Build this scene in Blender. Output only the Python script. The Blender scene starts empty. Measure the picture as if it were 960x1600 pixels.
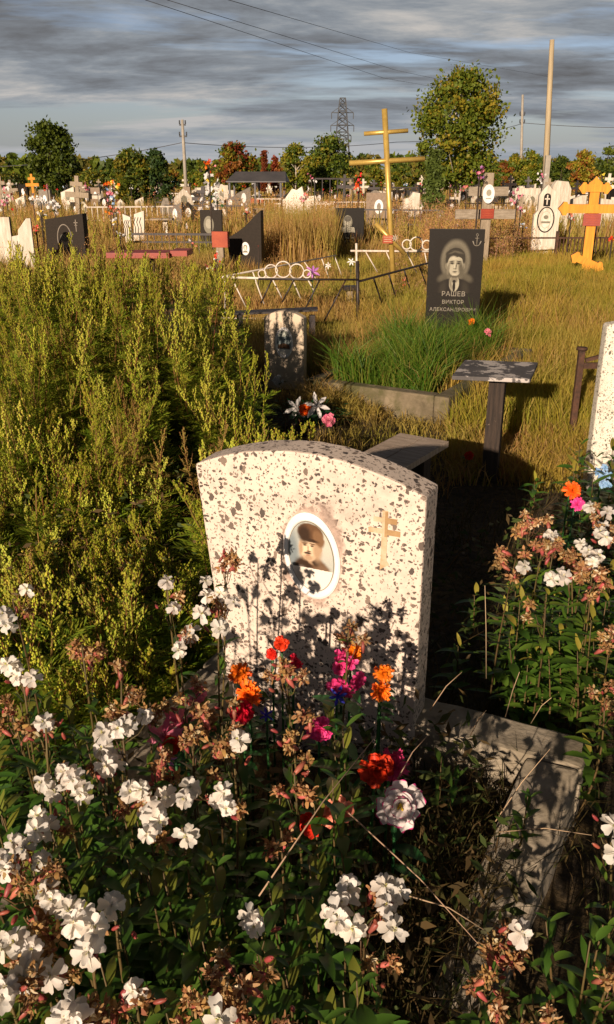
import bpy, bmesh, math, random
import numpy as np
from mathutils import Vector, Matrix, Euler, noise
R = math.radians
random.seed(7)
rng = np.random.default_rng(7)
S = bpy.context.scene
COL = S.collection

# ------------------------------------------------------------------ camera
PITCH, F, CX, CY, H = R(21.8), 1300.0, 480.0, 800.0, 1.6
cam = bpy.data.cameras.new('camera')
cam.sensor_fit = 'VERTICAL'; cam.sensor_height = 36; cam.lens = 36 * F / 1600
cam.clip_start = 0.05; cam.clip_end = 6000
camo = bpy.data.objects.new('camera', cam); COL.objects.link(camo)
camo.location = (0, 0, H); camo.rotation_euler = (R(90) - PITCH, 0, 0)
S.camera = camo
# ------------------------------------------------------------------ exposure
S.view_settings.view_transform = 'Standard'; S.view_settings.look = 'None'
S.view_settings.exposure = 0.38; S.view_settings.gamma = 1
S.cycles.max_bounces = 6; S.cycles.diffuse_bounces = 2; S.cycles.glossy_bounces = 2
S.cycles.transmission_bounces = 3; S.cycles.transparent_max_bounces = 4
# ------------------------------------------------------------------ sun
SUN_EL = 16.5
SUN_TRAVEL = Vector((0.37, 0.93, -math.tan(R(SUN_EL)))).normalized()
sl = bpy.data.lights.new('sun', 'SUN'); sl.energy = 5.0; sl.angle = R(0.6); sl.color = (1.0, 0.80, 0.63)
so = bpy.data.objects.new('sun', sl); COL.objects.link(so)
so.rotation_euler = SUN_TRAVEL.to_track_quat('-Z', 'Y').to_euler()
# ------------------------------------------------------------------ world
W = bpy.data.worlds.new('World'); S.world = W; W.use_nodes = True
wt = W.node_tree; wn = wt.nodes; wl = wt.links
for n in list(wn): wn.remove(n)
def WN(t, **k):
    n = wn.new(t)
    for a, b in k.items(): setattr(n, a, b)
    return n
wout = WN('ShaderNodeOutputWorld'); wbg = WN('ShaderNodeBackground'); wbg.inputs[1].default_value = 0.1
wl.new(wbg.outputs[0], wout.inputs[0])
sky = WN('ShaderNodeTexSky', sky_type='NISHITA', sun_disc=False, sun_elevation=R(SUN_EL), sun_rotation=R(201.7), air_density=1.0, dust_density=1.5)
tc = WN('ShaderNodeTexCoord'); sep = WN('ShaderNodeSeparateXYZ'); wl.new(tc.outputs['Generated'], sep.inputs[0])
def M(op, a, b=None, c=None, clamp=False):
    n = WN('ShaderNodeMath', operation=op); n.use_clamp = clamp
    for i, v in enumerate((a, b, c)):
        if v is None: continue
        if isinstance(v, (int, float)): n.inputs[i].default_value = v
        else: wl.new(v, n.inputs[i])
    return n.outputs[0]
zz = M('MAXIMUM', sep.outputs[2], 0.0)
den = M('ADD', zz, 0.12)
ux = M('DIVIDE', sep.outputs[0], den); uy = M('DIVIDE', sep.outputs[1], den)
cmb = WN('ShaderNodeCombineXYZ'); wl.new(ux, cmb.inputs[0]); wl.new(uy, cmb.inputs[1])
def wnoise(sx, sy, off, detail, rough, dist):
    mp = WN('ShaderNodeMapping'); mp.inputs['Scale'].default_value = (sx, sy, 1); mp.inputs['Location'].default_value = (off, off * .7, off * .3)
    wl.new(cmb.outputs[0], mp.inputs[0])
    n = WN('ShaderNodeTexNoise'); n.inputs['Scale'].default_value = 1; n.inputs['Detail'].default_value = detail
    n.inputs['Roughness'].default_value = rough; n.inputs['Distortion'].default_value = dist
    wl.new(mp.outputs[0], n.inputs['Vector']); return n.outputs['Fac']
def ramp(fac, stops, mk=None, lk=None):
    n = (mk or WN)('ShaderNodeValToRGB'); e = n.color_ramp.elements
    while len(e) > 1: e.remove(e[-1])
    e[0].position = stops[0][0]; e[0].color = (*stops[0][1], 1)
    for p, c in stops[1:]:
        q = e.new(p); q.color = (*c, 1)
    (lk or wl).new(fac, n.inputs[0]); return n.outputs[0]
n1 = wnoise(.42, 1.1, 3.1, 8, .56, .25)
n2 = wnoise(.50, .8, 12.9, 8, .58, .2)
n3 = wnoise(1.5, 2.4, 5.5, 10, .64, .25)
shade = M('ADD', M('ADD', M('MULTIPLY', n2, 1.0), M('MULTIPLY', n3, .8)), -.39)
# higher, nearer cloud bases are the thick dark ones
shade = M('SUBTRACT', shade, M('MULTIPLY', M('SUBTRACT', zz, .075), .55))
cl = ramp(shade, [(.26, (1.0, 1.0, 1.04)), (.38, (1.5, 1.6, 1.76)), (.47, (2.0, 2.2, 2.45)), (.55, (2.8, 2.9, 3.0)), (.66, (4.3, 4.05, 3.8))])
cov = ramp(n1, [(.40, (0, 0, 0)), (.48, (1, 1, 1))])
mx = WN('ShaderNodeMix', data_type='RGBA'); wl.new(cov, mx.inputs[0]); 
skm = WN('ShaderNodeMix', data_type='RGBA', blend_type='MULTIPLY'); skm.inputs[0].default_value = 1
wl.new(sky.outputs[0], skm.inputs[6]); skm.inputs[7].default_value = (.66, .64, .78, 1)
wl.new(skm.outputs[2], mx.inputs[6]); wl.new(cl, mx.inputs[7])
# pale band just over the horizon
hz = M('SUBTRACT', 1.0, M('MULTIPLY', zz, 11.0), clamp=True)
mh = WN('ShaderNodeMix', data_type='RGBA'); wl.new(M('MULTIPLY', hz, .75), mh.inputs[0]); wl.new(mx.outputs[2], mh.inputs[6]); mh.inputs[7].default_value = (2.7, 3.0, 3.4, 1)
# sky overhead, out of view, is dimmed to cut ambient fill and deepen shadows
ov = ramp(zz, [(.20, (1, 1, 1)), (.42, (.30, .30, .31))])
mo = WN('ShaderNodeMix', data_type='RGBA', blend_type='MULTIPLY'); mo.inputs[0].default_value = 1; wl.new(mh.outputs[2], mo.inputs[6]); wl.new(ov, mo.inputs[7])
wl.new(mo.outputs[2], wbg.inputs[0])

# ------------------------------------------------------------------ pixel <-> world helpers
sp, cp = math.sin(PITCH), math.cos(PITCH)
def zat(y, Y):
    v = (y - CY) / F
    return H - Y * (sp + v * cp) / (cp - v * sp)
def P(x, y, Y):
    z = zat(y, Y); dc = Y * cp + (H - z) * sp
    return Vector(((x - CX) / F * dc, Y, z))
def G(x, y, z=0.0):
    v = (y - CY) / F
    Y = (H - z) * (cp - v * sp) / (sp + v * cp)
    return P(x, y, Y)
def dc(Y, z=0.5): return Y * cp + (H - z) * sp
def wpx(px, Y, z=0.5): return px * dc(Y, z) / F

# ------------------------------------------------------------------ object helpers
def tag(o, label=None, cat=None, group=None, kind=None):
    if label: o['label'] = label
    if cat: o['category'] = cat
    if group: o['group'] = group
    if kind: o['kind'] = kind
    return o
def thing(name, label, cat, loc=(0, 0, 0), rz=0, group=None):
    o = bpy.data.objects.new(name, None); COL.objects.link(o)
    o.location = loc; o.rotation_euler = (0, 0, rz); o.empty_display_size = .1
    return tag(o, label, cat, group)
class MB:
    def __init__(s): s.v = []; s.f = []; s.m = []; s.sm = []
    def add(s, vs, fs, mi=0, smooth=False):
        b = len(s.v); s.v += [tuple(q) for q in vs]
        for f in fs: s.f.append([i + b for i in f]); s.m.append(mi); s.sm.append(smooth)
        return s
    def box(s, x0, x1, y0, y1, z0, z1, mi=0, mat=None):
        vs = [Vector(p) for p in ((x0, y0, z0), (x1, y0, z0), (x1, y1, z0), (x0, y1, z0), (x0, y0, z1), (x1, y0, z1), (x1, y1, z1), (x0, y1, z1))]
        if mat is not None: vs = [mat @ p for p in vs]
        return s.add(vs, [(0, 3, 2, 1), (4, 5, 6, 7), (0, 1, 5, 4), (1, 2, 6, 5), (2, 3, 7, 6), (3, 0, 4, 7)], mi)
    def tube(s, pts, r, n=6, mi=0, smooth=True, cap=True):
        pts = [Vector(p) for p in pts]; k = len(pts)
        rs = r if isinstance(r, (list, tuple)) else [r] * k
        vs = []; 
        for i, p in enumerate(pts):
            d = (pts[min(i + 1, k - 1)] - pts[max(i - 1, 0)])
            d = d.normalized() if d.length > 1e-9 else Vector((0, 0, 1))
            a = d.orthogonal().normalized() if abs(d.z) > .95 else Vector((0, 0, 1)).cross(d).normalized()
            if abs(d.z) > .95: a = Vector((1, 0, 0)) - d * d.x; a.normalize()
            b = d.cross(a)
            for j in range(n):
                t = 2 * math.pi * j / n + math.pi / n
                vs.append(p + (a * math.cos(t) + b * math.sin(t)) * rs[i])
        fs = [(i * n + j, i * n + (j + 1) % n, (i + 1) * n + (j + 1) % n, (i + 1) * n + j) for i in range(k - 1) for j in range(n)]
        if cap: fs += [tuple(range(n))[::-1], tuple((k - 1) * n + j for j in range(n))]
        return s.add(vs, fs, mi, smooth)
    def bar(s, a, b, w, t=None, mi=0):
        return s.tube([a, b], w * .7071, 4, mi, False)
    def prism(s, pts, y0, y1, mi=0, mat=None, miside=None):
        n = len(pts); vs = [Vector((x, y0, z)) for x, z in pts] + [Vector((x, y1, z)) for x, z in pts]
        if mat is not None: vs = [mat @ p for p in vs]
        s.add(vs, [tuple(range(n)), tuple(range(2 * n - 1, n - 1, -1))], mi)
        b = len(s.v) - 2 * n
        for i in range(n):
            j = (i + 1) % n; s.f.append([b + i, b + n + i, b + n + j, b + j]); s.m.append(miside if miside is not None else mi); s.sm.append(False)
        return s
    def data(s, name, mats):
        me = bpy.data.meshes.new(name); me.from_pydata(s.v, [], s.f)
        for m in (mats if isinstance(mats, (list, tuple)) else [mats]): me.materials.append(m)
        me.polygons.foreach_set('material_index', s.m); me.polygons.foreach_set('use_smooth', s.sm)
        me.update(); return me
    def build(s, name, mats, parent=None, bevel=0, seg=2, fix=False):
        me = s.data(name, mats)
        if fix or bevel:
            bm = bmesh.new(); bm.from_mesh(me)
            if fix: bmesh.ops.recalc_face_normals(bm, faces=bm.faces)
            if bevel:
                es = [e for e in bm.edges if len(e.link_faces) == 2 and e.calc_face_angle(0) > R(28)]
                bmesh.ops.bevel(bm, geom=es, offset=bevel, segments=seg, affect='EDGES', profile=.6)
            bm.to_mesh(me); bm.free()
        return link(name, me, parent)
def link(name, me, parent=None):
    o = bpy.data.objects.new(name, me); COL.objects.link(o)
    if parent: o.parent = parent
    return o
def copy_tree(o, parent=None):
    c = o.copy(); COL.objects.link(c); c.parent = parent
    for ch in [q for q in o.children]: copy_tree(ch, c)
    return c
def tri_mesh(name, V, T, mats, mi=None, smooth=False):
    """big triangle soup from numpy"""
    me = bpy.data.meshes.new(name); V = np.asarray(V, np.float32); T = np.asarray(T, np.int32)
    me.vertices.add(len(V)); me.vertices.foreach_set('co', V.ravel())
    me.loops.add(T.size); me.loops.foreach_set('vertex_index', T.ravel())
    me.polygons.add(len(T)); me.polygons.foreach_set('loop_start', np.arange(0, T.size, 3, dtype=np.int32))
    for m in (mats if isinstance(mats, (list, tuple)) else [mats]): me.materials.append(m)
    if mi is not None: me.polygons.foreach_set('material_index', np.asarray(mi, np.int32))
    me.update(calc_edges=True); me.validate()
    return me

# ------------------------------------------------------------------ materials
def newmat(name):
    m = bpy.data.materials.new(name); m.use_nodes = True
    nt = m.node_tree; b = nt.nodes['Principled BSDF']
    def N(t, **k):
        n = nt.nodes.new(t)
        for a, q in k.items(): setattr(n, a, q)
        return n
    return m, nt, b, N, nt.links
def pm(name, c1, c2=None, scale=8, rough=.7, bump=.15, bscale=None, metal=0, detail=6, lo=.35, hi=.65, stretch=None, dirt=None, bd=.01):
    m, nt, b, N, L = newmat(name)
    c2 = c2 or tuple(x * .7 for x in c1)
    t = N('ShaderNodeTexCoord'); mp = N('ShaderNodeMapping'); L.new(t.outputs['Object'], mp.inputs[0])
    if stretch: mp.inputs['Scale'].default_value = stretch
    n = N('ShaderNodeTexNoise'); n.inputs['Scale'].default_value = scale; n.inputs['Detail'].default_value = detail; n.inputs['Roughness'].default_value = .62
    L.new(mp.outputs[0], n.inputs['Vector'])
    c = ramp(n.outputs['Fac'], [(lo, c2), (hi, c1)], N, L)
    if dirt:
        n2 = N('ShaderNodeTexNoise'); n2.inputs['Scale'].default_value = dirt[1]; n2.inputs['Detail'].default_value = 8; n2.inputs['Roughness'].default_value = .7
        L.new(t.outputs['Object'], n2.inputs['Vector'])
        f = ramp(n2.outputs['Fac'], [(dirt[2], (0, 0, 0)), (dirt[2] + dirt[3], (1, 1, 1))], N, L)
        mxx = N('ShaderNodeMix', data_type='RGBA'); L.new(f, mxx.inputs[0]); L.new(c, mxx.inputs[6]); mxx.inputs[7].default_value = (*dirt[0], 1); c = mxx.outputs[2]
    L.new(c, b.inputs['Base Color']); b.inputs['Roughness'].default_value = rough; b.inputs['Metallic'].default_value = metal
    if bump:
        nb = N('ShaderNodeTexNoise'); nb.inputs['Scale'].default_value = bscale or scale * 4; nb.inputs['Detail'].default_value = 6
        L.new(mp.outputs[0], nb.inputs['Vector']); bp = N('ShaderNodeBump'); bp.inputs['Strength'].default_value = bump; bp.inputs['Distance'].default_value = bd
        L.new(nb.outputs['Fac'], bp.inputs['Height']); L.new(bp.outputs[0], b.inputs['Normal'])
    return m
def leafmat(name, cols, trans=.35, rough=.55, spec=.25, noise_s=None, big=None):
    """foliage / petals: colour differs per leaf; big=(scale, colour) adds broad patches of another tint"""
    m, nt, b, N, L = newmat(name)
    g = N('ShaderNodeNewGeometry')
    k = len(cols); c = ramp(g.outputs['Random Per Island'], [(i / max(k - 1, 1) * .98, q) for i, q in enumerate(cols)], N, L)
    oi = N('ShaderNodeObjectInfo'); hs = N('ShaderNodeHueSaturation'); L.new(c, hs.inputs['Color'])
    mh_ = N('ShaderNodeMath', operation='FRACT'); mk = N('ShaderNodeMath', operation='MULTIPLY'); mk.inputs[1].default_value = 17.3; L.new(oi.outputs['Random'], mk.inputs[0]); L.new(mk.outputs[0], mh_.inputs[0]); m2_ = N('ShaderNodeMapRange'); m2_.inputs[3].default_value = .488; m2_.inputs[4].default_value = .512; L.new(mh_.outputs[0], m2_.inputs[0]); L.new(m2_.outputs[0], hs.inputs['Hue'])
    mr = N('ShaderNodeMapRange'); mr.inputs[3].default_value = .78; mr.inputs[4].default_value = 1.22; L.new(oi.outputs['Random'], mr.inputs[0]); L.new(mr.outputs[0], hs.inputs['Value'])
    c = hs.outputs[0]
    if big:
        t = N('ShaderNodeTexCoord'); n = N('ShaderNodeTexNoise'); n.inputs['Scale'].default_value = big[0]; n.inputs['Detail'].default_value = 4
        L.new(t.outputs['Object'], n.inputs['Vector']); f = ramp(n.outputs['Fac'], [(.45, (0, 0, 0)), (.6, (1, 1, 1))], N, L)
        x = N('ShaderNodeMix', data_type='RGBA'); L.new(f, x.inputs[0]); L.new(c, x.inputs[6]); x.inputs[7].default_value = (*big[1], 1); c = x.outputs[2]
    L.new(c, b.inputs['Base Color']); b.inputs['Roughness'].default_value = rough; b.inputs['Specular IOR Level'].default_value = spec
    tr = N('ShaderNodeBsdfTranslucent'); L.new(c, tr.inputs['Color'])
    ms = N('ShaderNodeMixShader'); ms.inputs[0].default_value = trans
    L.new(b.outputs[0], ms.inputs[1]); L.new(tr.outputs[0], ms.inputs[2]); L.new(ms.outputs[0], nt.nodes['Material Output'].inputs['Surface'])
    return m
def flat(name, c, rough=.6): 
    return pm(name, c, tuple(x * .82 for x in c), 14, rough, 0)

# ---- ground
def ground_mat():
    m, nt, b, N, L = newmat('soil')
    t = N('ShaderNodeTexCoord')
    def nz(s, d=8, r=.65):
        n = N('ShaderNodeTexNoise'); n.inputs['Scale'].default_value = s; n.inputs['Detail'].default_value = d; n.inputs['Roughness'].default_value = r
        L.new(t.outputs['Object'], n.inputs['Vector']); return n.outputs['Fac']
    a = ramp(nz(.9), [(.38, (.045, .032, .016)), (.5, (.085, .060, .027)), (.66, (.17, .125, .045))], N, L)
    f = ramp(nz(26, 5), [(.4, (.35, .33, .3)), (.68, (1.3, 1.2, 1.0))], N, L)
    x = N('ShaderNodeMix', data_type='RGBA', blend_type='MULTIPLY'); x.inputs[0].default_value = 1; L.new(a, x.inputs[6]); L.new(f, x.inputs[7])
    L.new(x.outputs[2], b.inputs['Base Color']); b.inputs['Roughness'].default_value = .95
    bp = N('ShaderNodeBump'); bp.inputs['Strength'].default_value = .7; bp.inputs['Distance'].default_value = .03; L.new(nz(30, 8), bp.inputs['Height']); L.new(bp.outputs[0], b.inputs['Normal'])
    return m
def photo_mat(name, bg, layers, rough=.25, grain=.12, gscale=900, spec=.4):
    """a soft printed / etched portrait: blurred tone patches. layer = (cx, cz, rx, rz, rot_deg, colour, softness)"""
    m, nt, b, N, L = newmat(name)
    t = N('ShaderNodeTexCoord'); nz = N('ShaderNodeTexNoise'); nz.inputs['Scale'].default_value = 90; nz.inputs['Detail'].default_value = 4
    L.new(t.outputs['Object'], nz.inputs['Vector']); sub = N('ShaderNodeVectorMath', operation='SUBTRACT'); sub.inputs[1].default_value = (.5, .5, .5); L.new(nz.outputs['Color'], sub.inputs[0])
    sc = N('ShaderNodeVectorMath', operation='SCALE'); sc.inputs['Scale'].default_value = .005; L.new(sub.outputs[0], sc.inputs[0]); ad = N('ShaderNodeVectorMath', operation='ADD'); L.new(t.outputs['Object'], ad.inputs[0]); L.new(sc.outputs[0], ad.inputs[1])
    c = N('ShaderNodeRGB').outputs[0]; c.default_value = (*bg, 1)
    for cx, cz, rx, rz, rot, col, soft in layers:
        mp = N('ShaderNodeMapping', vector_type='TEXTURE'); mp.inputs['Location'].default_value = (cx, 0, cz); mp.inputs['Rotation'].default_value = (0, -R(rot), 0); mp.inputs['Scale'].default_value = (rx, 1000, rz)
        L.new(ad.outputs[0], mp.inputs[0]); ln = N('ShaderNodeVectorMath', operation='LENGTH'); L.new(mp.outputs[0], ln.inputs[0])
        mr = N('ShaderNodeMapRange', interpolation_type='SMOOTHSTEP'); mr.inputs[1].default_value = 1 - soft; mr.inputs[2].default_value = 1 + soft; mr.inputs[3].default_value = 1; mr.inputs[4].default_value = 0
        L.new(ln.outputs['Value'], mr.inputs[0]); x = N('ShaderNodeMix', data_type='RGBA'); L.new(mr.outputs[0], x.inputs[0]); L.new(c, x.inputs[6]); x.inputs[7].default_value = (*col, 1); c = x.outputs[2]
    g_ = N('ShaderNodeTexNoise'); g_.inputs['Scale'].default_value = gscale; g_.inputs['Detail'].default_value = 2; L.new(t.outputs['Object'], g_.inputs['Vector'])
    gr = ramp(g_.outputs['Fac'], [(.3, (1 - grain,) * 3), (.7, (1 + grain,) * 3)], N, L); x = N('ShaderNodeMix', data_type='RGBA', blend_type='MULTIPLY'); x.inputs[0].default_value = 1; L.new(c, x.inputs[6]); L.new(gr, x.inputs[7])
    L.new(x.outputs[2], b.inputs['Base Color']); b.inputs['Roughness'].default_value = rough; b.inputs['Specular IOR Level'].default_value = spec; return m
# ---- terrazzo: pale cement with dark chips; ring of old mortar round the portrait
def terrazzo(name, base, chips, s1, s2, thr1, thr2, ring=None):
    m, nt, b, N, L = newmat(name)
    t = N('ShaderNodeTexCoord')
    nz = N('ShaderNodeTexNoise'); nz.inputs['Scale'].default_value = 60; nz.inputs['Detail'].default_value = 3
    L.new(t.outputs['Object'], nz.inputs['Vector'])
    sc = N('ShaderNodeVectorMath', operation='SCALE'); sub = N('ShaderNodeVectorMath', operation='SUBTRACT'); sub.inputs[1].default_value = (.5, .5, .5)
    L.new(nz.outputs['Color'], sub.inputs[0]); L.new(sub.outputs[0], sc.inputs[0]); sc.inputs['Scale'].default_value = .019
    ad = N('ShaderNodeVectorMath', operation='ADD'); L.new(t.outputs['Object'], ad.inputs[0]); L.new(sc.outputs[0], ad.inputs[1])
    def math(op, a, b_=None, cl=False):
        n = N('ShaderNodeMath', operation=op); n.use_clamp = cl
        for i, v in enumerate((a, b_)):
            if v is None: continue
            if isinstance(v, (int, float)): n.inputs[i].default_value = v
            else: L.new(v, n.inputs[i])
        return n.outputs[0]
    def chip(s, keep, size, rot):
        mp = N('ShaderNodeMapping'); mp.inputs['Scale'].default_value = (1, 1, .62) if rot else (.7, 1, 1.1); mp.inputs['Rotation'].default_value = (rot * .5, rot, .3)
        L.new(ad.outputs[0], mp.inputs[0])
        v = N('ShaderNodeTexVoronoi'); v.inputs['Scale'].default_value = s; L.new(mp.outputs[0], v.inputs['Vector'])
        se = N('ShaderNodeSeparateColor'); L.new(v.outputs['Color'], se.inputs[0])
        k = math('GREATER_THAN', se.outputs[0], 1 - keep)
        sz = math('MULTIPLY', math('ADD', math('MULTIPLY', se.outputs[1], .9), .12), size)
        return math('MULTIPLY', k, math('LESS_THAN', v.outputs['Distance'], sz)), se.outputs[2]
    a1, r1 = chip(s1, thr1, .48, .6); a2, r2 = chip(s2, thr2, .55, 0); a3, r3 = chip(s2 * 1.9, thr2, .5, 1.1)
    tot = math('MAXIMUM', math('MAXIMUM', a1, a2), math('MULTIPLY', a3, .8))
    cc = ramp(r1, [(0, chips[0]), (.6, chips[1]), (1, chips[2])], N, L)
    nb = N('ShaderNodeTexNoise'); nb.inputs['Scale'].default_value = 9; nb.inputs['Detail'].default_value = 9; nb.inputs['Roughness'].default_value = .7
    L.new(t.outputs['Object'], nb.inputs['Vector'])
    bc = ramp(nb.outputs['Fac'], [(.32, tuple(q * .72 for q in base)), (.5, base), (.7, tuple(min(q * 1.08, .85) for q in base))], N, L)
    x = N('ShaderNodeMix', data_type='RGBA'); L.new(tot, x.inputs[0]); L.new(bc, x.inputs[6]); L.new(cc, x.inputs[7]); c = x.outputs[2]
    if ring:
        cx, cz, rx, rz, col = ring
        se = N('ShaderNodeSeparateXYZ'); L.new(t.outputs['Object'], se.inputs[0])
        dx = math('DIVIDE', math('SUBTRACT', se.outputs[0], cx), rx); dz = math('DIVIDE', math('SUBTRACT', se.outputs[2], cz), rz)
        d = math('SQRT', math('ADD', math('MULTIPLY', dx, dx), math('MULTIPLY', dz, dz)))
        d = math('ADD', d, math('MULTIPLY', math('SUBTRACT', nb.outputs['Fac'], .5), .9))
        msk = ramp(d, [(.86, (1, 1, 1)), (1.08, (0, 0, 0))], N, L)
        nr = ramp(nb.outputs['Fac'], [(.35, tuple(q * .6 for q in col)), (.62, tuple(q * 1.35 for q in col))], N, L)
        front = math('LESS_THAN', se.outputs[1], -.035)
        x2 = N('ShaderNodeMix', data_type='RGBA'); L.new(math('MULTIPLY', math('MULTIPLY', msk, front), .85), x2.inputs[0]); L.new(c, x2.inputs[6]); L.new(nr, x2.inputs[7]); c = x2.outputs[2]
    L.new(c, b.inputs['Base Color']); b.inputs['Roughness'].default_value = .62; b.inputs['Specular IOR Level'].default_value = .3
    bp = N('ShaderNodeBump'); bp.inputs['Strength'].default_value = .5; bp.inputs['Distance'].default_value = .002
    hh = math('ADD', math('MULTIPLY', tot, -.6), nb.outputs['Fac']); L.new(hh, bp.inputs['Height']); L.new(bp.outputs[0], b.inputs['Normal'])
    return m

# ------------------------------------------------------------------ SETTING: ground
gx = np.concatenate([-np.geomspace(1500, 6, 26), np.linspace(-5.8, 5.8, 117), np.geomspace(6, 1500, 26)])
gy = np.concatenate([[-60, -20, -8], np.linspace(-3, 12, 121), np.geomspace(12.4, 2500, 34)])
gv = []; 
for y in gy:
    for x in gx:
        a = max(0, 1 - max(abs(x) / 9, abs(y - 5) / 12))
        z = (noise.noise(Vector((x * 1.3, y * 1.3, 0))) * .03 + noise.noise(Vector((x * 5, y * 5, 2))) * .015) * a - .012
        gv.append((x, y, z))
nx = len(gx)
gf = [(j * nx + i, j * nx + i + 1, (j + 1) * nx + i + 1, (j + 1) * nx + i) for j in range(len(gy) - 1) for i in range(nx - 1)]
g = MB(); g.add(gv, gf, 0, True)
tag(g.build('ground', ground_mat()), kind='structure')

# ------------------------------------------------------------------ MATERIALS used by things
M_terr = terrazzo('cream_terrazzo', (.68, .565, .46), [(.075, .062, .052), (.14, .105, .082), (.24, .18, .135)], 52, 92, .42, .55, ring=(.024, .652, .104, .158, (.42, .30, .235)))
M_terr_fine = terrazzo('fine_speckled_terrazzo', (.74, .68, .55), [(.10, .09, .07), (.2, .17, .12), (.3, .25, .2)], 85, 150, .45, .4)
M_conc = pm('weathered_concrete', (.40, .34, .25), (.20, .165, .11), 7, .92, .7, 40, dirt=((.09, .075, .04), 4, .55, .12), bd=.006)
M_conc_dark = pm('mossy_concrete', (.24, .19, .12), (.10, .08, .045), 6, .92, .7, 40, dirt=((.08, .075, .025), 3.5, .44, .16))
M_plaster = pm('painted_plaster', (.66, .54, .39), (.54, .43, .30), 4, .8, .25, 30, dirt=((.36, .29, .20), 3, .6, .15))
M_black = pm('black_granite', (.016, .013, .009), (.009, .007, .005), 160, .5, 0)
M_blackside = pm('granite_edge', (.16, .13, .10), (.10, .085, .07), 90, .6, .1)
M_etch1 = flat('etched_pale', (.36, .33, .24)); M_etch2 = flat('etched_mid', (.20, .18, .12)); M_etch3 = flat('etched_dark', (.075, .066, .045)); M_etch4 = flat('etched_black', (.015, .013, .009))
M_halo = flat('etched_halo', (.125, .11, .075)); M_hair = flat('etched_hair', (.035, .029, .019))
M_letter = flat('engraved_letters', (.25, .22, .165))
for _m in (M_black,): _m.node_tree.nodes['Principled BSDF'].inputs['Specular IOR Level'].default_value = .15
M_ceramic = pm('white_ceramic', (.86, .84, .80), (.80, .77, .72), 20, .22, 0)
M_rust = pm('rusty_iron', (.12, .055, .03), (.05, .028, .018), 22, .75, .3, metal=.3)
M_blackiron = pm('black_painted_iron', (.03, .02, .016), (.015, .011, .01), 20, .5, .1, dirt=((.10, .045, .02), 9, .6, .1))
M_whiteiron = pm('white_painted_iron', (.74, .68, .58), (.55, .46, .36), 16, .55, .15, dirt=((.22, .12, .06), 12, .62, .08))
M_redpaint = pm('red_paint', (.33, .045, .02), (.22, .03, .016), 5, .5, .1)
M_redboard = pm('red_brick_board', (.42, .085, .03), (.30, .05, .02), 6, .7, .1)
M_gold = pm('gold_painted_pipe', (.62, .43, .11), (.46, .30, .07), 9, .35, .05, metal=.35)
M_orange = pm('varnished_pine', (.78, .31, .018), (.62, .22, .012), 5, .7, .15, stretch=(6, 6, .6))
M_orangedk = pm('dark_pine_edge', (.20, .08, .02), (.12, .05, .015), 5, .6, .1)
M_greywood = pm('grey_weathered_wood', (.36, .30, .22), (.22, .175, .12), 6, .85, .4, 30, stretch=(1, 6, 6))
M_greywoodv = pm('grey_weathered_post', (.36, .29, .20), (.22, .17, .11), 6, .85, .4, 30, stretch=(6, 6, 1))
M_darkwood = pm('dark_old_timber', (.055, .036, .024), (.02, .014, .010), 7, .85, .6, 22, stretch=(9, 9, .8), dirt=((.26, .19, .13), 14, .64, .05))
M_bench = pm('worn_bench_boards', (.50, .40, .30), (.28, .21, .15), 6, .8, .5, 26, stretch=(12, 1, 1), dirt=((.36, .29, .22), 9, .62, .1))
M_peel = pm('peeling_grey_paint', (.10, .09, .085), (.065, .06, .055), 6, .7, .3, 30, dirt=((.46, .42, .38), 5.5, .54, .02))
M_marble = pm('white_marble', (.74, .68, .56), (.52, .45, .34), 4, .45, .05, detail=9, stretch=(3, 3, .7), dirt=((.38, .28, .18), 3, .62, .1))
M_marble2 = pm('streaked_white_marble', (.70, .64, .52), (.45, .38, .28), 5, .6, .1, stretch=(4, 4, .5), dirt=((.3, .2, .13), 2.5, .6, .1))
M_greystone = pm('grey_stone', (.26, .22, .17), (.16, .135, .10), 12, .7, .2)
M_brownstone = pm('brown_stone', (.27, .195, .13), (.20, .14, .09), 14, .7, .2)
M_darkgrey = pm('charcoal_stone', (.030, .022, .015), (.020, .015, .010), 40, .6, .05)
M_darkgrey.node_tree.nodes['Principled BSDF'].inputs['Specular IOR Level'].default_value = .15
M_tan = pm('tan_stained_engraving', (.42, .27, .12), (.64, .50, .34), 22, .7, .3, 60)
M_tandk = pm('dark_tan_engraving', (.30, .17, .065), (.42, .27, .12), 22, .7, .3, 60)
M_roof = pm('dark_sheet_roof', (.075, .07, .07), (.05, .048, .05), 2, .5, .1)
M_pole = pm('utility_pole_wood', (.46, .37, .22), (.33, .26, .16), 3, .85, .3, stretch=(5, 5, .4))
M_concpole = pm('concrete_pole', (.38, .34, .27), (.28, .25, .2), 4, .8, .1)
M_steel = pm('galvanised_lattice_steel', (.06, .065, .07), (.04, .045, .05), 1, .7, 0)
M_wire = pm('dark_cable', (.05, .05, .055), (.04, .04, .045), 2, .6, 0)
M_bark = pm('dark_bark', (.09, .06, .04), (.05, .035, .025), 9, .9, .5, stretch=(4, 4, 1))
M_birch = pm('birch_bark', (.55, .48, .40), (.34, .28, .22), 4, .8, .3, stretch=(1, 1, 5), dirt=((.06, .045, .04), 7, .58, .05))
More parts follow.
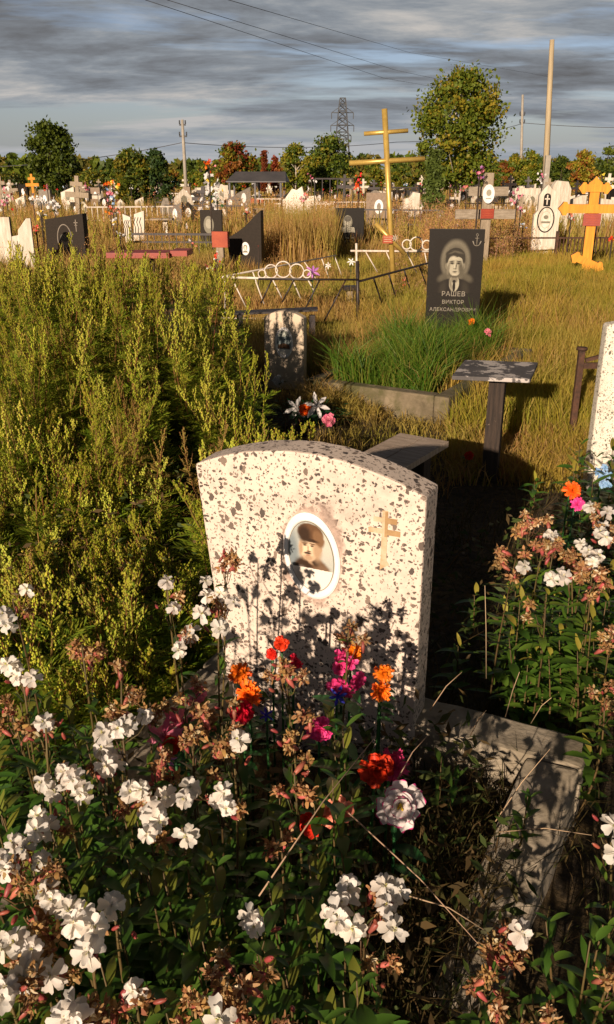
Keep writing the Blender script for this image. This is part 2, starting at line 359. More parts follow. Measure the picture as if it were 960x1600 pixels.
# plants
L_worm = leafmat('wormwood_leaf', [(.15, .24, .015), (.22, .31, .022), (.34, .33, .03), (.17, .28, .018)], .3, .6)
L_spike = leafmat('wormwood_seed_spike', [(.36, .39, .03), (.48, .49, .042), (.41, .44, .035), (.60, .51, .065)], .3, .6)
L_wormstem = leafmat('wormwood_stem', [(.16, .05, .02), (.22, .10, .03), (.25, .18, .05)], .1, .6)
L_leaf = leafmat('soapwort_leaf', [(.04, .10, .014), (.07, .15, .018), (.055, .125, .014), (.08, .17, .02), (.045, .105, .012), (.11, .20, .022), (.075, .15, .016), (.06, .13, .014), (.20, .22, .03)], .3, .42, .5)
L_leafr = leafmat('sunny_leaf', [(.05, .12, .014), (.08, .17, .02), (.12, .21, .025), (.06, .14, .015), (.09, .18, .02), (.14, .21, .03), (.32, .28, .04)], .35, .42, .5)
L_stem = leafmat('flower_stem', [(.08, .04, .018), (.12, .075, .03), (.07, .085, .02)], .1, .5)
L_petal = leafmat('white_petal', [(.84, .79, .70), (.86, .83, .76), (.80, .72, .60), (.86, .82, .74)], .42, .6, .2)
L_pcentre = leafmat('petal_centre', [(.60, .58, .12), (.7, .66, .25)], .2, .6)
L_calyx = leafmat('pink_calyx', [(.38, .07, .06), (.50, .13, .10), (.28, .05, .04), (.52, .20, .14)], .2, .45, .4)
L_dead = leafmat('withered_petal', [(.34, .17, .06), (.46, .27, .11), (.20, .08, .035), (.56, .38, .18), (.30, .10, .06), (.42, .24, .08)], .3, .75, .1)
L_cream = leafmat('fading_petal', [(.66, .52, .30), (.72, .62, .42), (.5, .33, .15)], .3, .7, .1)
L_dry = leafmat('dry_grass_blade', [(.48, .31, .10), (.60, .43, .15), (.34, .20, .07), (.52, .38, .09), (.36, .17, .06), (.38, .31, .05)], .3, .7, .15, big=(.55, (.33, .29, .05)))
L_mead = leafmat('meadow_grass_blade', [(.30, .28, .025), (.42, .35, .045), (.20, .23, .018), (.50, .38, .09), (.26, .30, .025)], .35, .65, .15, big=(.9, (.46, .31, .06)))
L_green = leafmat('green_grass_blade', [(.06, .15, .012), (.10, .21, .016), (.16, .24, .02), (.08, .17, .014), (.30, .29, .05), (.12, .20, .02)], .35, .5, .3)
L_weed = leafmat('dead_weed', [(.42, .20, .07), (.56, .32, .11), (.32, .13, .05), (.60, .40, .13), (.46, .24, .11)], .3, .75, .1)
L_pinkweed = leafmat('pink_seeding_weed', [(.42, .22, .14), (.52, .32, .20), (.36, .16, .10), (.40, .30, .08), (.48, .36, .12)], .3, .75, .1)
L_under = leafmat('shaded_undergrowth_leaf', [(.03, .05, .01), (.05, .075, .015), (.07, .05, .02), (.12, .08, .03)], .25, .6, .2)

# ------------------------------------------------------------------ generic builders
def arc_outline(w, h, rise, n=14, inset=0, insr=0):
    pts = [(-w / 2 + inset, 0), (w / 2 - insr, 0), (w / 2, h - rise)]
    for i in range(1, n):
        t = i / n; x = w / 2 - w * t; pts.append((x, h - rise + rise * math.sin(math.pi * t) ** .8 if False else h - rise + rise * (1 - (2 * t - 1) ** 2)))
    pts.append((-w / 2, h - rise)); return pts
def ellipse(cx, cz, rx, rz, n=32, rot=0, a0=0, a1=360):
    o = []
    full = (a1 - a0) >= 360
    for i in range(n if full else n + 1):
        a = R(a0 + (a1 - a0) * i / n); x, z = rx * math.cos(a), rz * math.sin(a)
        o.append((cx + x * math.cos(rot) - z * math.sin(rot), cz + x * math.sin(rot) + z * math.cos(rot)))
    return o
def picture(name, layers, y0, parent, step=.0006, rot=0, piv=(0, 0), s=1.0, off=(0, 0)):
    """a flat printed/etched picture: stacked thin sheets on the face at local y=y0 (front = -y). layers: (pts, mat)"""
    mb = MB(); mats = []
    for i, (pts, m) in enumerate(layers):
        if m not in mats: mats.append(m)
        q = []
        for x, z in pts:
            x = x * s + off[0]; z = z * s + off[1]
            dx, dz = x - piv[0], z - piv[1]
            q.append((piv[0] + dx * math.cos(rot) - dz * math.sin(rot), piv[1] + dx * math.sin(rot) + dz * math.cos(rot)))
        mb.prism(q, y0 - step * (i + 1), y0 - step * i - step * .05, mats.index(m))
    return mb.build(name, mats, parent, fix=True)
def text(name, body, size, loc, mat, parent, bold=.0):
    cu = bpy.data.curves.new(name, 'FONT'); cu.body = body; cu.size = size; cu.align_x = 'CENTER'; cu.extrude = .0006; cu.offset = bold; cu.space_character = 1.08
    cu.resolution_u = 3
    o = bpy.data.objects.new('tmp', cu); COL.objects.link(o)
    dg = bpy.context.evaluated_depsgraph_get(); me = bpy.data.meshes.new_from_object(o.evaluated_get(dg)); bpy.data.objects.remove(o)
    me.transform(Matrix.Rotation(R(90), 4, 'X')); me.name = name
    me.materials.clear(); me.materials.append(mat)
    q = link(name, me, parent); q.location = loc; return q
FEM = lambda hair, face, cloth: [(ellipse(0, .03, .062, .078), hair), (ellipse(0, .018, .04, .056), face), ([(-.085, -.09), (.085, -.09), (.07, -.045), (.03, -.03), (-.03, -.03), (-.07, -.045)], cloth)]
def man_picture(glow, hair, face, dark, suit, shirt, tie):
    L_ = []
    if glow: L_ += [(ellipse(0, .03, .125, .17), glow[0]), (ellipse(0, .03, .112, .155), glow[1])]
    L_ += [([(-.17, -.22), (.17, -.22), (.165, -.13), (.10, -.095), (.05, -.08), (-.05, -.08), (-.10, -.095), (-.165, -.13)], suit),
           ([(-.055, -.075), (.055, -.075), (.045, -.19), (0, -.215), (-.045, -.19)], shirt),
           ([(-.03, -.04), (.03, -.04), (.034, -.085), (0, -.11), (-.034, -.085)], dark),
           (ellipse(-.076, .01, .014, .026), dark), (ellipse(.076, .01, .014, .026), face),
           ([(-.083, .03), (-.088, .08), (-.07, .125), (-.02, .15), (.035, .145), (.075, .115), (.088, .06), (.083, .02)], hair),
           ([(-.072, .04), (-.070, -.01), (-.055, -.055), (-.022, -.083), (.022, -.083), (.055, -.055), (.070, -.01), (.072, .04), (.062, .075), (.03, .095), (-.01, .085), (-.045, .095), (-.066, .072)], face),
           ([(-.055, .034), (-.038, .042), (-.016, .038), (-.018, .033), (-.038, .036), (-.055, .028)], hair), ([(.016, .038), (.038, .042), (.055, .034), (.055, .028), (.038, .036), (.018, .033)], hair),
           (ellipse(-.035, .019, .013, .0055), hair), (ellipse(.035, .019, .013, .0055), hair),
           ([(.002, .03), (.014, -.018), (-.006, -.024), (-.004, -.01)], dark), ([(-.022, -.046), (0, -.041), (.024, -.046), (0, -.053)], dark),
           ([(.058, .02), (.071, .02), (.066, -.03), (.045, -.062), (.05, -.03)], dark),
           ([(-.016, -.105), (.016, -.105), (.011, -.128), (.022, -.20), (0, -.215), (-.022, -.20), (-.011, -.128)], tie)]
    return L_
def oval_plate(parent, x, z, rx, rz, y, pic, rot=0, name='portrait_plate', rim=None, th=.008):
    mb = MB(); n = 40; rings = [(1.0, 0), (1.0, th * .6), (.95, th), (.84, th), (.80, th * .6)]
    vs = []
    for k, d in rings:
        for (a, b) in ellipse(0, 0, rx * k, rz * k, n, rot): vs.append((x + a, y - d, z + b))
    vs.append((x, y - th * .6, z))
    fs = [(r * n + i, r * n + (i + 1) % n, (r + 1) * n + (i + 1) % n, (r + 1) * n + i) for r in range(4) for i in range(n)]
    fs += [(4 * n + i, 4 * n + (i + 1) % n, 5 * n) for i in range(n)]
    mb.add(vs, fs, 0, False); pl = mb.build(name, rim or M_ceramic, parent, fix=True)
    return pl

# ================================================================== MAIN HEADSTONE
A = R(-24)
C_L, C_R = Vector((-.289, 2.21)), Vector((.317, 1.985))
mid = Vector((.012, 2.105, 0))
W_, H_ = .665, .942
hs = thing('headstone', 'cream terrazzo headstone with arched top, oval photograph of a man and a tan cross', 'headstone', mid, A)
mb = MB(); mb.prism([(p[0], p[1]) for p in arc_outline(W_, H_, .075, 18, inset=.095, insr=.0)], -.05, .06, 0)
sb = mb.build('slab', M_terr, hs, bevel=.007, seg=2, fix=True)
# nibbled edge: shift verts a touch
for v in sb.data.vertices:
    n = noise.noise_vector(v.co * 45) * .0022; v.co += n
RO = R(9)
ox, oz = .024, .652
pl = oval_plate(hs, ox, oz, .083, .127, -.05, None, rot=RO)
pc1 = flat('photo_backdrop', (.52, .55, .47), .3); pc2 = flat('photo_hat_brown', (.13, .07, .035), .3); pc3 = flat('photo_face', (.82, .62, .38), .3)
pc4 = flat('photo_coat', (.06, .04, .028), .3); pc5 = flat('photo_paper', (.85, .80, .70), .3); pc6 = flat('photo_line', (.07, .05, .045), .3); pc7 = flat('photo_shadow', (.22, .27, .27), .3); pc8 = flat('photo_hatside', (.22, .12, .05), .3); pc9 = flat('photo_coat_light', (.12, .08, .045), .3)
def clip_ell(rx, rz, z0, z1, n=30):
    return [(rx * math.cos(a) if True else 0, rz * math.sin(a)) for a in [math.asin(max(-1, min(1, z0 / rz))) + (math.asin(max(-1, min(1, z1 / rz))) - math.asin(max(-1, min(1, z0 / rz)))) * i / n for i in range(n + 1)]] + \
           [(-rx * math.cos(a), rz * math.sin(a)) for a in [math.asin(max(-1, min(1, z1 / rz))) + (math.asin(max(-1, min(1, z0 / rz))) - math.asin(max(-1, min(1, z1 / rz)))) * i / n for i in range(n + 1)]]
DK, BR, MB_, FC, FS = (.045, .026, .016), (.13, .068, .034), (.24, .15, .085), (.74, .56, .37), (.42, .28, .17)
ph = photo_mat('faded_ceramic_photo', (.46, .47, .41), [(-.058, .0, .022, .07, 0, (.20, .235, .24), .5), (.045, .06, .03, .05, 0, (.55, .53, .44), .6),
    (.002, -.066, .058, .068, 0, BR, .10), (-.022, -.03, .026, .026, 20, DK, .35), (.034, -.036, .022, .018, -20, (.18, .11, .065), .6),
    (.004, .000, .017, .022, 0, FS, .2), (.014, -.012, .012, .013, 0, DK, .4),
    (.027, .026, .0055, .011, -8, FS, .25), (-.006, .026, .0285, .038, 4, FC, .10), (.018, .020, .013, .030, 4, FS, .6), (-.030, .022, .006, .024, 0, FS, .6), (-.008, -.004, .016, .009, 0, FS, .6),
    (-.002, .070, .0375, .027, -8, BR, .10), (.022, .056, .015, .025, 22, (.20, .11, .055), .25), (-.020, .064, .018, .026, 10, DK, .45), (-.004, .049, .025, .0045, -6, DK, .5),
    (-.019, .0375, .008, .0022, 4, BR, .5), (.004, .038, .009, .0022, -4, BR, .5), (-.018, .0325, .005, .0022, 0, DK, .6), (.003, .0325, .005, .0022, 0, DK, .6),
    (-.0085, .024, .0022, .009, 6, FS, .7), (-.006, .0155, .006, .0025, 0, BR, .6), (-.010, .0095, .0105, .0035, 0, DK, .45), (-.009, .0035, .006, .0016, 0, (.35, .17, .11), .5),
    (0, -5.034, 5.0, 5.0, 0, (.80, .74, .64), .00012), (-.030, -.06, .02, .02, 0, (.55, .48, .40), .8), (.008, -.084, .013, .0014, 12, (.30, .26, .22), .5)], .3, .10, 700)
pp = picture('portrait_photo', [(ellipse(0, 0, .0665, .1035), M_etch2), (ellipse(0, 0, .0645, .101), ph)], 0, pl, step=.0006, rot=RO)
pp.location = (ox, -.0557, oz)
# engraved orthodox cross with tan stain
cr = MB()
cxx, czz = .228, .745
for (a, b, c, d, m) in ((-.008, .0075, -.066, .072, 0), (-.031, -.008, .039, .052, 0), (-.044, -.008, .007, .021, 0), (.0075, .032, .038, .053, 1), (.0075, .042, .006, .021, 1), (.0, .0078, .0, .070, 1)):
    cr.box(cxx + a, cxx + b, -.0516 - m * .0004, -.0492 + m * .0002, czz + c, czz + d, m)
cr.prism([(cxx - .009, czz - .064), (cxx + .0075, czz - .066), (cxx + .016, czz - .078), (cxx + .002, czz - .086), (cxx - .010, czz - .096)], -.0514, -.0494, 0)
cr.build('engraved_cross', [M_tan, M_tandk], hs, fix=True)
# ---- concrete kerb of the main grave (frame of four beams)
kb = thing('grave_kerb', 'low weathered concrete kerb frame around the nearest flower-covered grave', 'kerb', (.765, 1.86, 0), A - R(1))
m1 = MB()
m1.box(-1.15, 0, -.125, .01, -.05, .19); m1.build('beam', M_conc, kb, bevel=.012, fix=True)
m2 = MB(); m2.box(-.145, -.004, -1.75, -.128, -.05, .186, mat=None); b2 = m2.build('beam', M_conc, kb, bevel=.012, fix=True)
SINK = [b2]
m3 = MB(); m3.box(-1.15, -1.02, -1.75, -.128, -.05, .186); m3.build('beam', M_conc, kb, bevel=.012, fix=True)
for o in kb.children:
    bm = bmesh.new(); bm.from_mesh(o.data); bmesh.ops.subdivide_edges(bm, edges=[e for e in bm.edges if e.calc_length() > .3], cuts=24); bm.to_mesh(o.data); bm.free()
    for v in o.data.vertices:
        v.co += noise.noise_vector(v.co * 9) * .007 + noise.noise_vector(v.co * 40) * .003
        if o in SINK and v.co.y < -.13: v.co.z -= (-.13 - v.co.y) * .30; v.co.x -= (-.13 - v.co.y) * .10

# ================================================================== SECOND SMALL HEADSTONE (behind, left of centre)
p = P(447, 600, 6.75)
h2 = thing('headstone', 'small beige plastered headstone with rounded shoulders and oval portrait, half hidden by wormwood', 'headstone', (p.x, p.y, 0), R(-14))
m = MB(); m.prism(arc_outline(.33, .63, .05, 10, .0), -.045, .05); m.build('slab', M_plaster, h2, bevel=.008, fix=True)
opl = oval_plate(h2, .0, .38, .075, .125, -.045, None)
picture('portrait_photo', [(ellipse(0, 0, .060, .10), pc1), (clip_ell(.058, .098, -.05, .05), pc7), ([(-.05, -.045), (.05, -.045), (.045, -.015), (0, .0), (-.045, -.015)], pc2), (clip_ell(.059, .099, -.098, -.05), pc5)], 0, opl).location = (0, -.0505, .38)
# ================================================================== RIGHT EDGE HEADSTONE
p = G(928, 745)
h3 = thing('headstone', 'tall pale finely speckled headstone cut off by the right edge, behind leafy flowers', 'headstone', (P(922, 620, 4.35).x + .345, 4.35, 0), R(-3))
m = MB(); m.prism(arc_outline(.62, .935, .03, 12, .0), -.05, .05); m.build('slab', M_terr_fine, h3, bevel=.02, seg=3, fix=True)
# rusty post with bars
p = G(892, 690)
rf = thing('rusty_fence', 'rusty iron fence post with flat cap and side rail beside the right-hand headstone', 'fence', (p.x, p.y, 0), 0)
m = MB(); m.box(-.019, .019, -.019, .019, 0, .60); m.build('post', M_rust, rf, bevel=.003)
m = MB(); m.tube([(0, 0, .60), (0, 0, .618)], .034, 12); m.build('cap', M_rust, rf)
m = MB(); m.box(.021, 1.3, -.014, .014, .485, .520); m.build('rail', M_rust, rf)
m = MB(); m.bar((.04, .03, .53), (.30, .03, .60), .022); m.bar((.30, .03, .60), (1.2, .03, .60), .022); m.build('brace', M_rust, rf)

# ================================================================== TABLE and BENCH
p = G(765, 750)
tb = thing('grave_table', 'small wooden table with peeling grey paint top on one dark square post', 'table', (p.x, p.y, 0), R(-20))
m = MB(); m.box(-.043, .043, -.043, .043, 0, .605); po = m.build('post', M_darkwood, tb, bevel=.005)
m = MB(); m.box(-.205, .205, -.20, .20, .610, .632)
tp = m.build('table_top', M_peel, tb, bevel=.003); tp.rotation_euler = (R(1.5), R(-2), R(0)); tp.location = (.0, .06, 0)
m = MB(); m.box(-.15, .15, .046, .09, .570, .604); m.build('cleat', M_darkwood, tb)
a = G(702, 690, .42); b_ = G(585, 760, .42)
bn = thing('grave_bench', 'low weathered board bench just behind the cream terrazzo headstone', 'bench', ((a.x + b_.x) / 2 - .17, (a.y + b_.y) / 2 + .02, 0), math.atan2(a.y - b_.y, a.x - b_.x))
m = MB()
for i in range(2): m.box(-.55, .46, -.02 + i * .135 - .13, .11 + i * .135 - .13, .39, .42)
m.build('seat', M_bench, bn, bevel=.003)
for sx in (-.4, .38):
    m = MB(); m.box(sx - .04, sx + .04, -.08, .03, 0, .388); m.build('leg', M_darkwood, bn, bevel=.003)

# ================================================================== TALL BLACK ETCHED STONE with its kerb
RY = 7.75
p = P(706, 500, RY); top = zat(358, RY)
bs = thing('headstone', 'glossy black granite headstone etched with a man in suit and tie and an anchor', 'headstone', (p.x, RY, 0), R(-9))
w = wpx(84, RY, .9)
m = MB(); m.prism([(-w / 2, .0), (w / 2, .0), (w / 2, top), (-w / 2, top)], -.04, .045, 0, miside=1); m.build('slab', [M_black, M_blackside], bs, bevel=.003, fix=True)
pz = top - .31
K0, K1, K2, K3, K4 = (.014, .011, .008), (.030, .025, .017), (.085, .074, .05), (.17, .15, .105), (.36, .33, .24)
em = photo_mat('etched_man_portrait', K0, [(0, .045, .125, .175, 0, K3, .16), (0, .03, .105, .15, 0, K2, .3), (-.10, -.10, .05, .03, 30, K2, .6), (.11, -.10, .05, .03, -30, K2, .6),
    (0, -.255, .185, .150, 0, K0, .05), (-.10, -.20, .03, .07, -10, K1, .7), (.10, -.20, .03, .07, 10, K1, .7),
    (0, -.150, .044, .072, 0, K4, .08), (0, -.115, .032, .035, 0, K3, .3), (-.030, -.16, .010, .05, 12, K3, .6), (0, -.180, .0125, .045, 0, K0, .15), (0, -.132, .015, .012, 0, K0, .2),
    (0, .082, .083, .074, 0, K1, .06), (-.076, -.002, .011, .027, 6, K3, .2), (.077, -.002, .012, .027, -6, K3, .2),
    (0, .012, .0705, .082, 0, K4, .05), (0, -.035, .050, .052, 0, K4, .08), (-.074, .055, .012, .030, 0, K1, .4), (.074, .055, .012, .030, 0, K1, .4), (-.012, .106, .075, .034, 4, K1, .14), (.045, .088, .022, .016, -30, K1, .3), (.02, .118, .04, .008, -14, K2, .8), (-.03, .115, .03, .006, 20, K2, .8),
    (.052, -.02, .022, .06, 6, K2, .6), (-.058, -.02, .012, .05, -6, K3, .6), (0, -.092, .036, .010, 0, K2, .5),
    (-.029, .024, .020, .011, 0, K2, .6), (.029, .024, .020, .011, 0, K2, .6), (-.029, .040, .022, .0045, 6, K1, .5), (.029, .040, .022, .0045, -6, K1, .5), (-.028, .023, .010, .0045, 0, K0, .5), (.029, .023, .010, .0045, 0, K0, .5),
    (.010, -.002, .005, .026, -6, K2, .7), (.001, -.024, .015, .0045, 0, K2, .6), (-.002, -.0, .004, .022, 0, (.45, .42, .31), .6), (0, -.047, .021, .0035, 0, K1, .5), (0, -.056, .016, .005, 0, K3, .7), (-.018, .070, .024, .014, 0, (.42, .38, .28), .7), (0, -.073, .018, .009, 0, (.42, .38, .28), .7)], .55, .22, 420, .15)
m = MB(); m.prism([(-.185, -.235), (.185, -.235), (.185, .235), (-.185, .235)], -.0415, -.0403); ep_ = m.build('etched_portrait', em, bs, fix=True); ep_.location = (0, 0, pz)
an = MB(); ax, az = w / 2 - .065, top - .09
an.tube([(ax, -.042, az + .035), (ax, -.042, az - .045)], .0035, 4)
an.tube([(ax - .018, -.042, az + .018), (ax + .018, -.042, az + .018)], .003, 4)
an.tube([(ax + .032 * math.cos(R(t)), -.042, az - .012 + .034 * math.sin(R(t))) for t in range(200, 341, 14)], .0035, 4)
an.tube([(ax + .01 * math.cos(R(t)), -.042, az + .045 + .01 * math.sin(R(t))) for t in range(0, 361, 40)], .003, 4)
an.bar((ax - .036, -.042, az - .006), (ax - .026, -.042, az - .028), .008); an.bar((ax + .036, -.042, az - .006), (ax + .026, -.042, az - .028), .008)
an.build('anchor_emblem', M_letter, bs)
for body, sz, dz in (('РАШЕВ', .058, .572), ('ВИКТОР', .046, .640), ('АЛЕКСАНДРОВИЧ', .043, .706)):
    text('inscription', body, sz, (.0, -.041, top - dz), M_letter, bs, .0003)
# its kerb
k1 = thing('grave_kerb', 'mossy concrete kerb around the green grass below the black etched headstone', 'kerb', (.98, 5.62, 0), R(-30))
for (x0, x1, y0, y1) in ((-.11, 0, .0, 2.05), (-1.15, -.112, .0, .11), (-1.15, -1.04, .112, 2.05), (-1.038, -.112, 1.94, 2.05)):
    m = MB(); m.box(x0, x1, y0, y1, -.05, .20); m.build('beam', M_conc_dark, k1, bevel=.012, fix=True)

# ================================================================== IRON FENCES (real positions)
def fence(name, label, loc): return thing(name, label, 'fence', loc)
fo = G(560, 520)
fb = thing('iron_fence', 'black iron fence with slanting rods meeting at a tall corner post', 'fence', (0, 0, 0))
FY = 9.2
m = MB(); m.tube([(P(560, 525, FY).x, FY, 0), P(559, 408, FY)], .02, 8); m.build('post', M_blackiron, fb)
m = MB(); m.tube([P(560, 437, FY - .02), P(404, 436, FY)], .011, 6); m.tube([P(560, 505, FY - .02), P(474, 504, FY)], .010, 6); m.build('rail', M_blackiron, fb)
for (a, b_) in (((541, 437), (506, 503)), ((500, 437), (475, 487)), ((460, 437), (441, 472)), ((425, 437), (408, 474))):
    m = MB(); m.tube([P(*a, FY), P(*b_, FY)], .009, 5); m.build('rod', M_blackiron, fb)
RYs = lambda x: FY + (x - 560) / 112 * 2.2
m = MB(); m.tube([P(560, 440, FY), P(674, 410, RYs(674))], .013, 6); m.tube([P(562, 503, FY), P(674, 474, RYs(674))], .010, 6); m.build('rail', M_blackiron, fb)
for x0, y0, x1, y1 in ((584, 434, 603, 492), (608, 428, 625, 486), (632, 422, 650, 481), (655, 415, 672, 460)):
    m = MB(); m.tube([P(x0, y0, RYs(x0)), P(x1, y1, RYs(x1))], .010, 5); m.build('rod', M_blackiron, fb)
wf = thing('iron_fence', 'white painted iron fence panel topped by a row of rings, leaning in dry grass', 'fence', (0, 0, 0))
WY = 9.6
m = MB(); m.tube([P(347, 433, WY), P(483, 437, WY)], .014, 6); m.tube([P(345, 497, WY), P(433, 498, WY)], .010, 6); m.build('rail', M_whiteiron, wf)
def ringm(c, r, rr=.008):
    mb = MB(); mb.tube([(c.x + r * math.cos(R(t)), c.y, c.z + r * math.sin(R(t))) for t in range(0, 361, 20)], rr, 6, cap=False); return mb
for x, y, r in ((410, 428, 6), (424, 424, 10), (443, 421, 12), (464, 424, 11), (480, 428, 6)):
    ringm(P(x, y, WY), wpx(r, WY)).build('ring', M_whiteiron, wf)
for (a, b_) in (((352, 436), (352, 492)), ((365, 440), (385, 480)), ((400, 440), (413, 475)), ((427, 438), (441, 466)), ((458, 438), (470, 466)), ((482, 438), (492, 456))):
    m = MB(); m.tube([P(*a, WY), P(*b_, WY)], .008, 5); m.build('rod', M_whiteiron, wf)
wf2 = thing('iron_fence', 'thin pale iron side panel rising away behind the white ringed fence', 'fence', (0, 0, 0))
WYs = lambda x: 9.6 + (x - 350) / 175 * 3.4
m = MB(); m.tube([P(350, 432, WYs(350)), P(525, 399, WYs(525))], .010, 6); m.build('rail', M_whiteiron, wf2)
for x0, y0, x1, y1 in ((395, 424, 405, 452), (475, 408, 497, 440), (503, 404, 517, 442), (523, 400, 534, 430)):
    m = MB(); m.tube([P(x0, y0, WYs(x0)), P(x1, y1, WYs(x0))], .008, 5); m.build('rod', M_whiteiron, wf2)
wf3 = thing('iron_fence', 'white iron fence with three rings between the golden pipe cross and black etched headstone', 'fence', (0, 0, 0))
WY3 = 13.0
m = MB(); m.tube([P(548, 392, WY3), P(690, 393, WY3)], .015, 6); m.tube([P(557, 380, WY3), P(558, 440, WY3)], .018, 6); m.build('rail', M_whiteiron, wf3)
for x, y, r in ((636, 382, 7), (651, 381, 10), (667, 383, 7), (682, 382, 8)): ringm(P(x, y, WY3), wpx(r, WY3), .011).build('ring', M_whiteiron, wf3)
for x0, y0, x1, y1 in ((572, 394, 590, 425), (604, 394, 618, 425), (636, 394, 652, 428), (664, 395, 668, 415)):
    m = MB(); m.tube([P(x0, y0, WY3), P(x1, y1, WY3)], .009, 5); m.build('rod', M_whiteiron, wf3)
# dark iron bench frame in the grass
ib = thing('iron_bench', 'long dark narrow bench in grass behind the small beige headstone', 'bench', (0, 0, 0))
a, b_ = P(368, 484, 8.6), P(497, 487, 8.2)
m = MB(); m.prism([(a.x, a.z - .02), (b_.x, b_.z - .02), (b_.x, b_.z - .002), (a.x, a.z - .002)], 8.36, 8.56); m.build('seat', M_blackiron, ib, fix=True)
for x in (375, 488):
    q = P(x, 490, 8.35); m = MB(); m.box(q.x - .03, q.x + .03, 8.3, 8.36, 0, q.z - .01); m.build('leg', M_blackiron, ib)
tt = P(547, 450, 10.6)
st = thing('grave_table', 'tiny dark table on a thin post inside the black iron fence', 'table', (tt.x, tt.y, 0), R(10))
m = MB(); m.box(-.09, .09, -.08, .08, tt.z - .02, tt.z + .025); m.build('table_top', M_blackiron, st)
m = MB(); m.box(-.035, .035, -.03, .03, 0, tt.z - .022); m.build('post', M_greywoodv, st)

# ================================================================== MID GROUND STONES AND CROSSES
def stone(name, label, x, Y, wpxs, ytop, pts, mat, rz=0, th=.10, side=None, bevel=.005, base=0, cat='headstone'):
    """pts: outline, x in -.5..+.5 of width, z in 0..1 of height"""
    top = zat(ytop, Y); w = wpx(wpxs, Y, top * .7); q = P(x, ytop, Y)
    o = thing(name, label, cat, (q.x, Y, 0), R(rz))
    m = MB(); m.prism([(a * w, base + b * (top - base)) for a, b in pts], -th / 2, th / 2, 0, miside=1 if side else None)
    m.build('slab', [mat, side] if side else mat, o, bevel=bevel, fix=True)
    return o, w, top
RECT = [(-.5, 0), (.5, 0), (.5, 1), (-.5, 1)]
ARCH = [(-.5, 0), (.5, 0), (.5, .86)] + [(.5 - t / 10, .86 + .14 * math.sin(math.pi * t / 10)) for t in range(1, 10)] + [(-.5, .86)]
# dark sail-shaped stone
o, w, top = stone('headstone', 'dark brown headstone with a sloping sail-shaped top and small white oval', 382, 14.5, 58, 328, [(-.30, 0), (.5, 0), (.5, 1), (.34, .93), (.05, .78), (-.2, .69), (-.5, .60), (-.44, .40)], M_darkgrey, -16, .14, M_black)
pl_ = oval_plate(o, .03, zat(388, 14.5), .072, .105, -.07, None, th=.012)
picture('portrait_photo', [(ellipse(0, .02, .035, .045), M_etch2), (ellipse(0, .012, .022, .034), M_marble), ([(-.045, -.06), (.045, -.06), (.03, -.03), (-.03, -.03)], M_etch2)], 0, pl_, step=.002).location = (.03, -.0775, zat(388, 14.5))
# woman portrait stone
o, w, top = stone('headstone', 'black headstone etched with the portrait of a woman in a light scarf', 547, 20, 45, 325, RECT, M_black, -6, .12, M_darkgrey)
picture('etched_portrait', [(ellipse(0, .03, .105, .15), M_etch2), (ellipse(0, .02, .07, .11), M_etch1), (ellipse(0, .10, .08, .06), M_etch3), ([(-.17, -.19), (.17, -.19), (.15, -.08), (.05, -.07), (-.05, -.07), (-.15, -.08)], M_etch1), (ellipse(-.03, .03, .015, .008), M_etch3), (ellipse(.03, .03, .015, .008), M_etch3), ([(-.03, -.04), (.03, -.04), (0, -.05)], M_etch3)], -.0605, o, step=.001, off=(-.04, top - .33))
m = MB()
for i, (a, b) in enumerate(((-.14, .14), (-.10, .16), (-.16, .12))):
    for k in range(6):
        x0 = a + (b - a) * k / 6; m.box(x0, x0 + .03, -.063, -.0605, top - .66 - i * .075, top - .62 - i * .075)
m.build('inscription', M_etch2, o)
o, w, top = stone('headstone', 'plain brown headstone with a small white oval behind the golden pipe cross', 591, 26, 36, 301, RECT, M_brownstone, -8, .14)
pl_ = oval_plate(o, .04, zat(323, 26), .13, .2, -.07, None, th=.015)
picture('portrait_photo', [(ellipse(0, 0, .06, .11), M_greystone)], 0, pl_, step=.002).location = (.04, -.08, zat(323, 26))
o, w, top = stone('headstone', 'white marbled block headstone standing on a thin dark plinth', 643, 28, 25, 302, [(-.5, .42), (.5, .42), (.52, 1), (.1, 1.03), (-.1, .90), (-.5, .86)], M_marble, 6, .16)
m = MB(); m.box(-.12, .12, -.07, .07, 0, .415 * top); m.build('plinth', M_darkgrey, o)
m = MB(); m.box(-.32, .32, -.12, .12, .30 * top, .36 * top); m.build('ledge', M_redboard, o)
o, w, top = stone('headstone', 'wide white marbled headstone with a jagged sloping top in tall dead weeds', 467, 28, 50, 291, [(-.5, .30), (.5, .46), (.5, .80), (.2, .78), (.12, 1), (-.05, .92), (-.2, .95), (-.42, .74), (-.5, .72)], M_marble, -10, .16)
m = MB(); m.box(.05, .42, -.05, .1, 0, .42 * top); m.build('plinth', M_black, o)
o, w, top = stone('headstone', 'small charcoal headstone with etched oval portrait behind the red square board', 330, 19, 34, 328, RECT, M_darkgrey, -4, .14, M_black)
picture('etched_portrait', [(ellipse(0, 0, .11, .18), M_etch2), (ellipse(0, .02, .065, .10), M_etch1)], -.0705, o, step=.001, off=(-.05, top - .30))
o, w, top = stone('headstone', 'dark grey headstone with etched oval portrait and small cross at far left', 101, 15.5, 68, 333, [(-.5, 0), (.5, 0), (.5, 1), (-.46, .90)], M_darkgrey, -14, .16, M_black)
picture('etched_portrait', [(ellipse(0, 0, .145, .25), M_greystone), (ellipse(0, 0, .13, .235), M_darkgrey), (ellipse(0, -.04, .08, .12), M_greystone), (ellipse(0, .02, .085, .07), M_etch3), ([(-.12, -.25), (.12, -.25), (.08, -.16), (-.08, -.16)], M_etch3)], -.0805, o, step=.001, off=(0, .62))
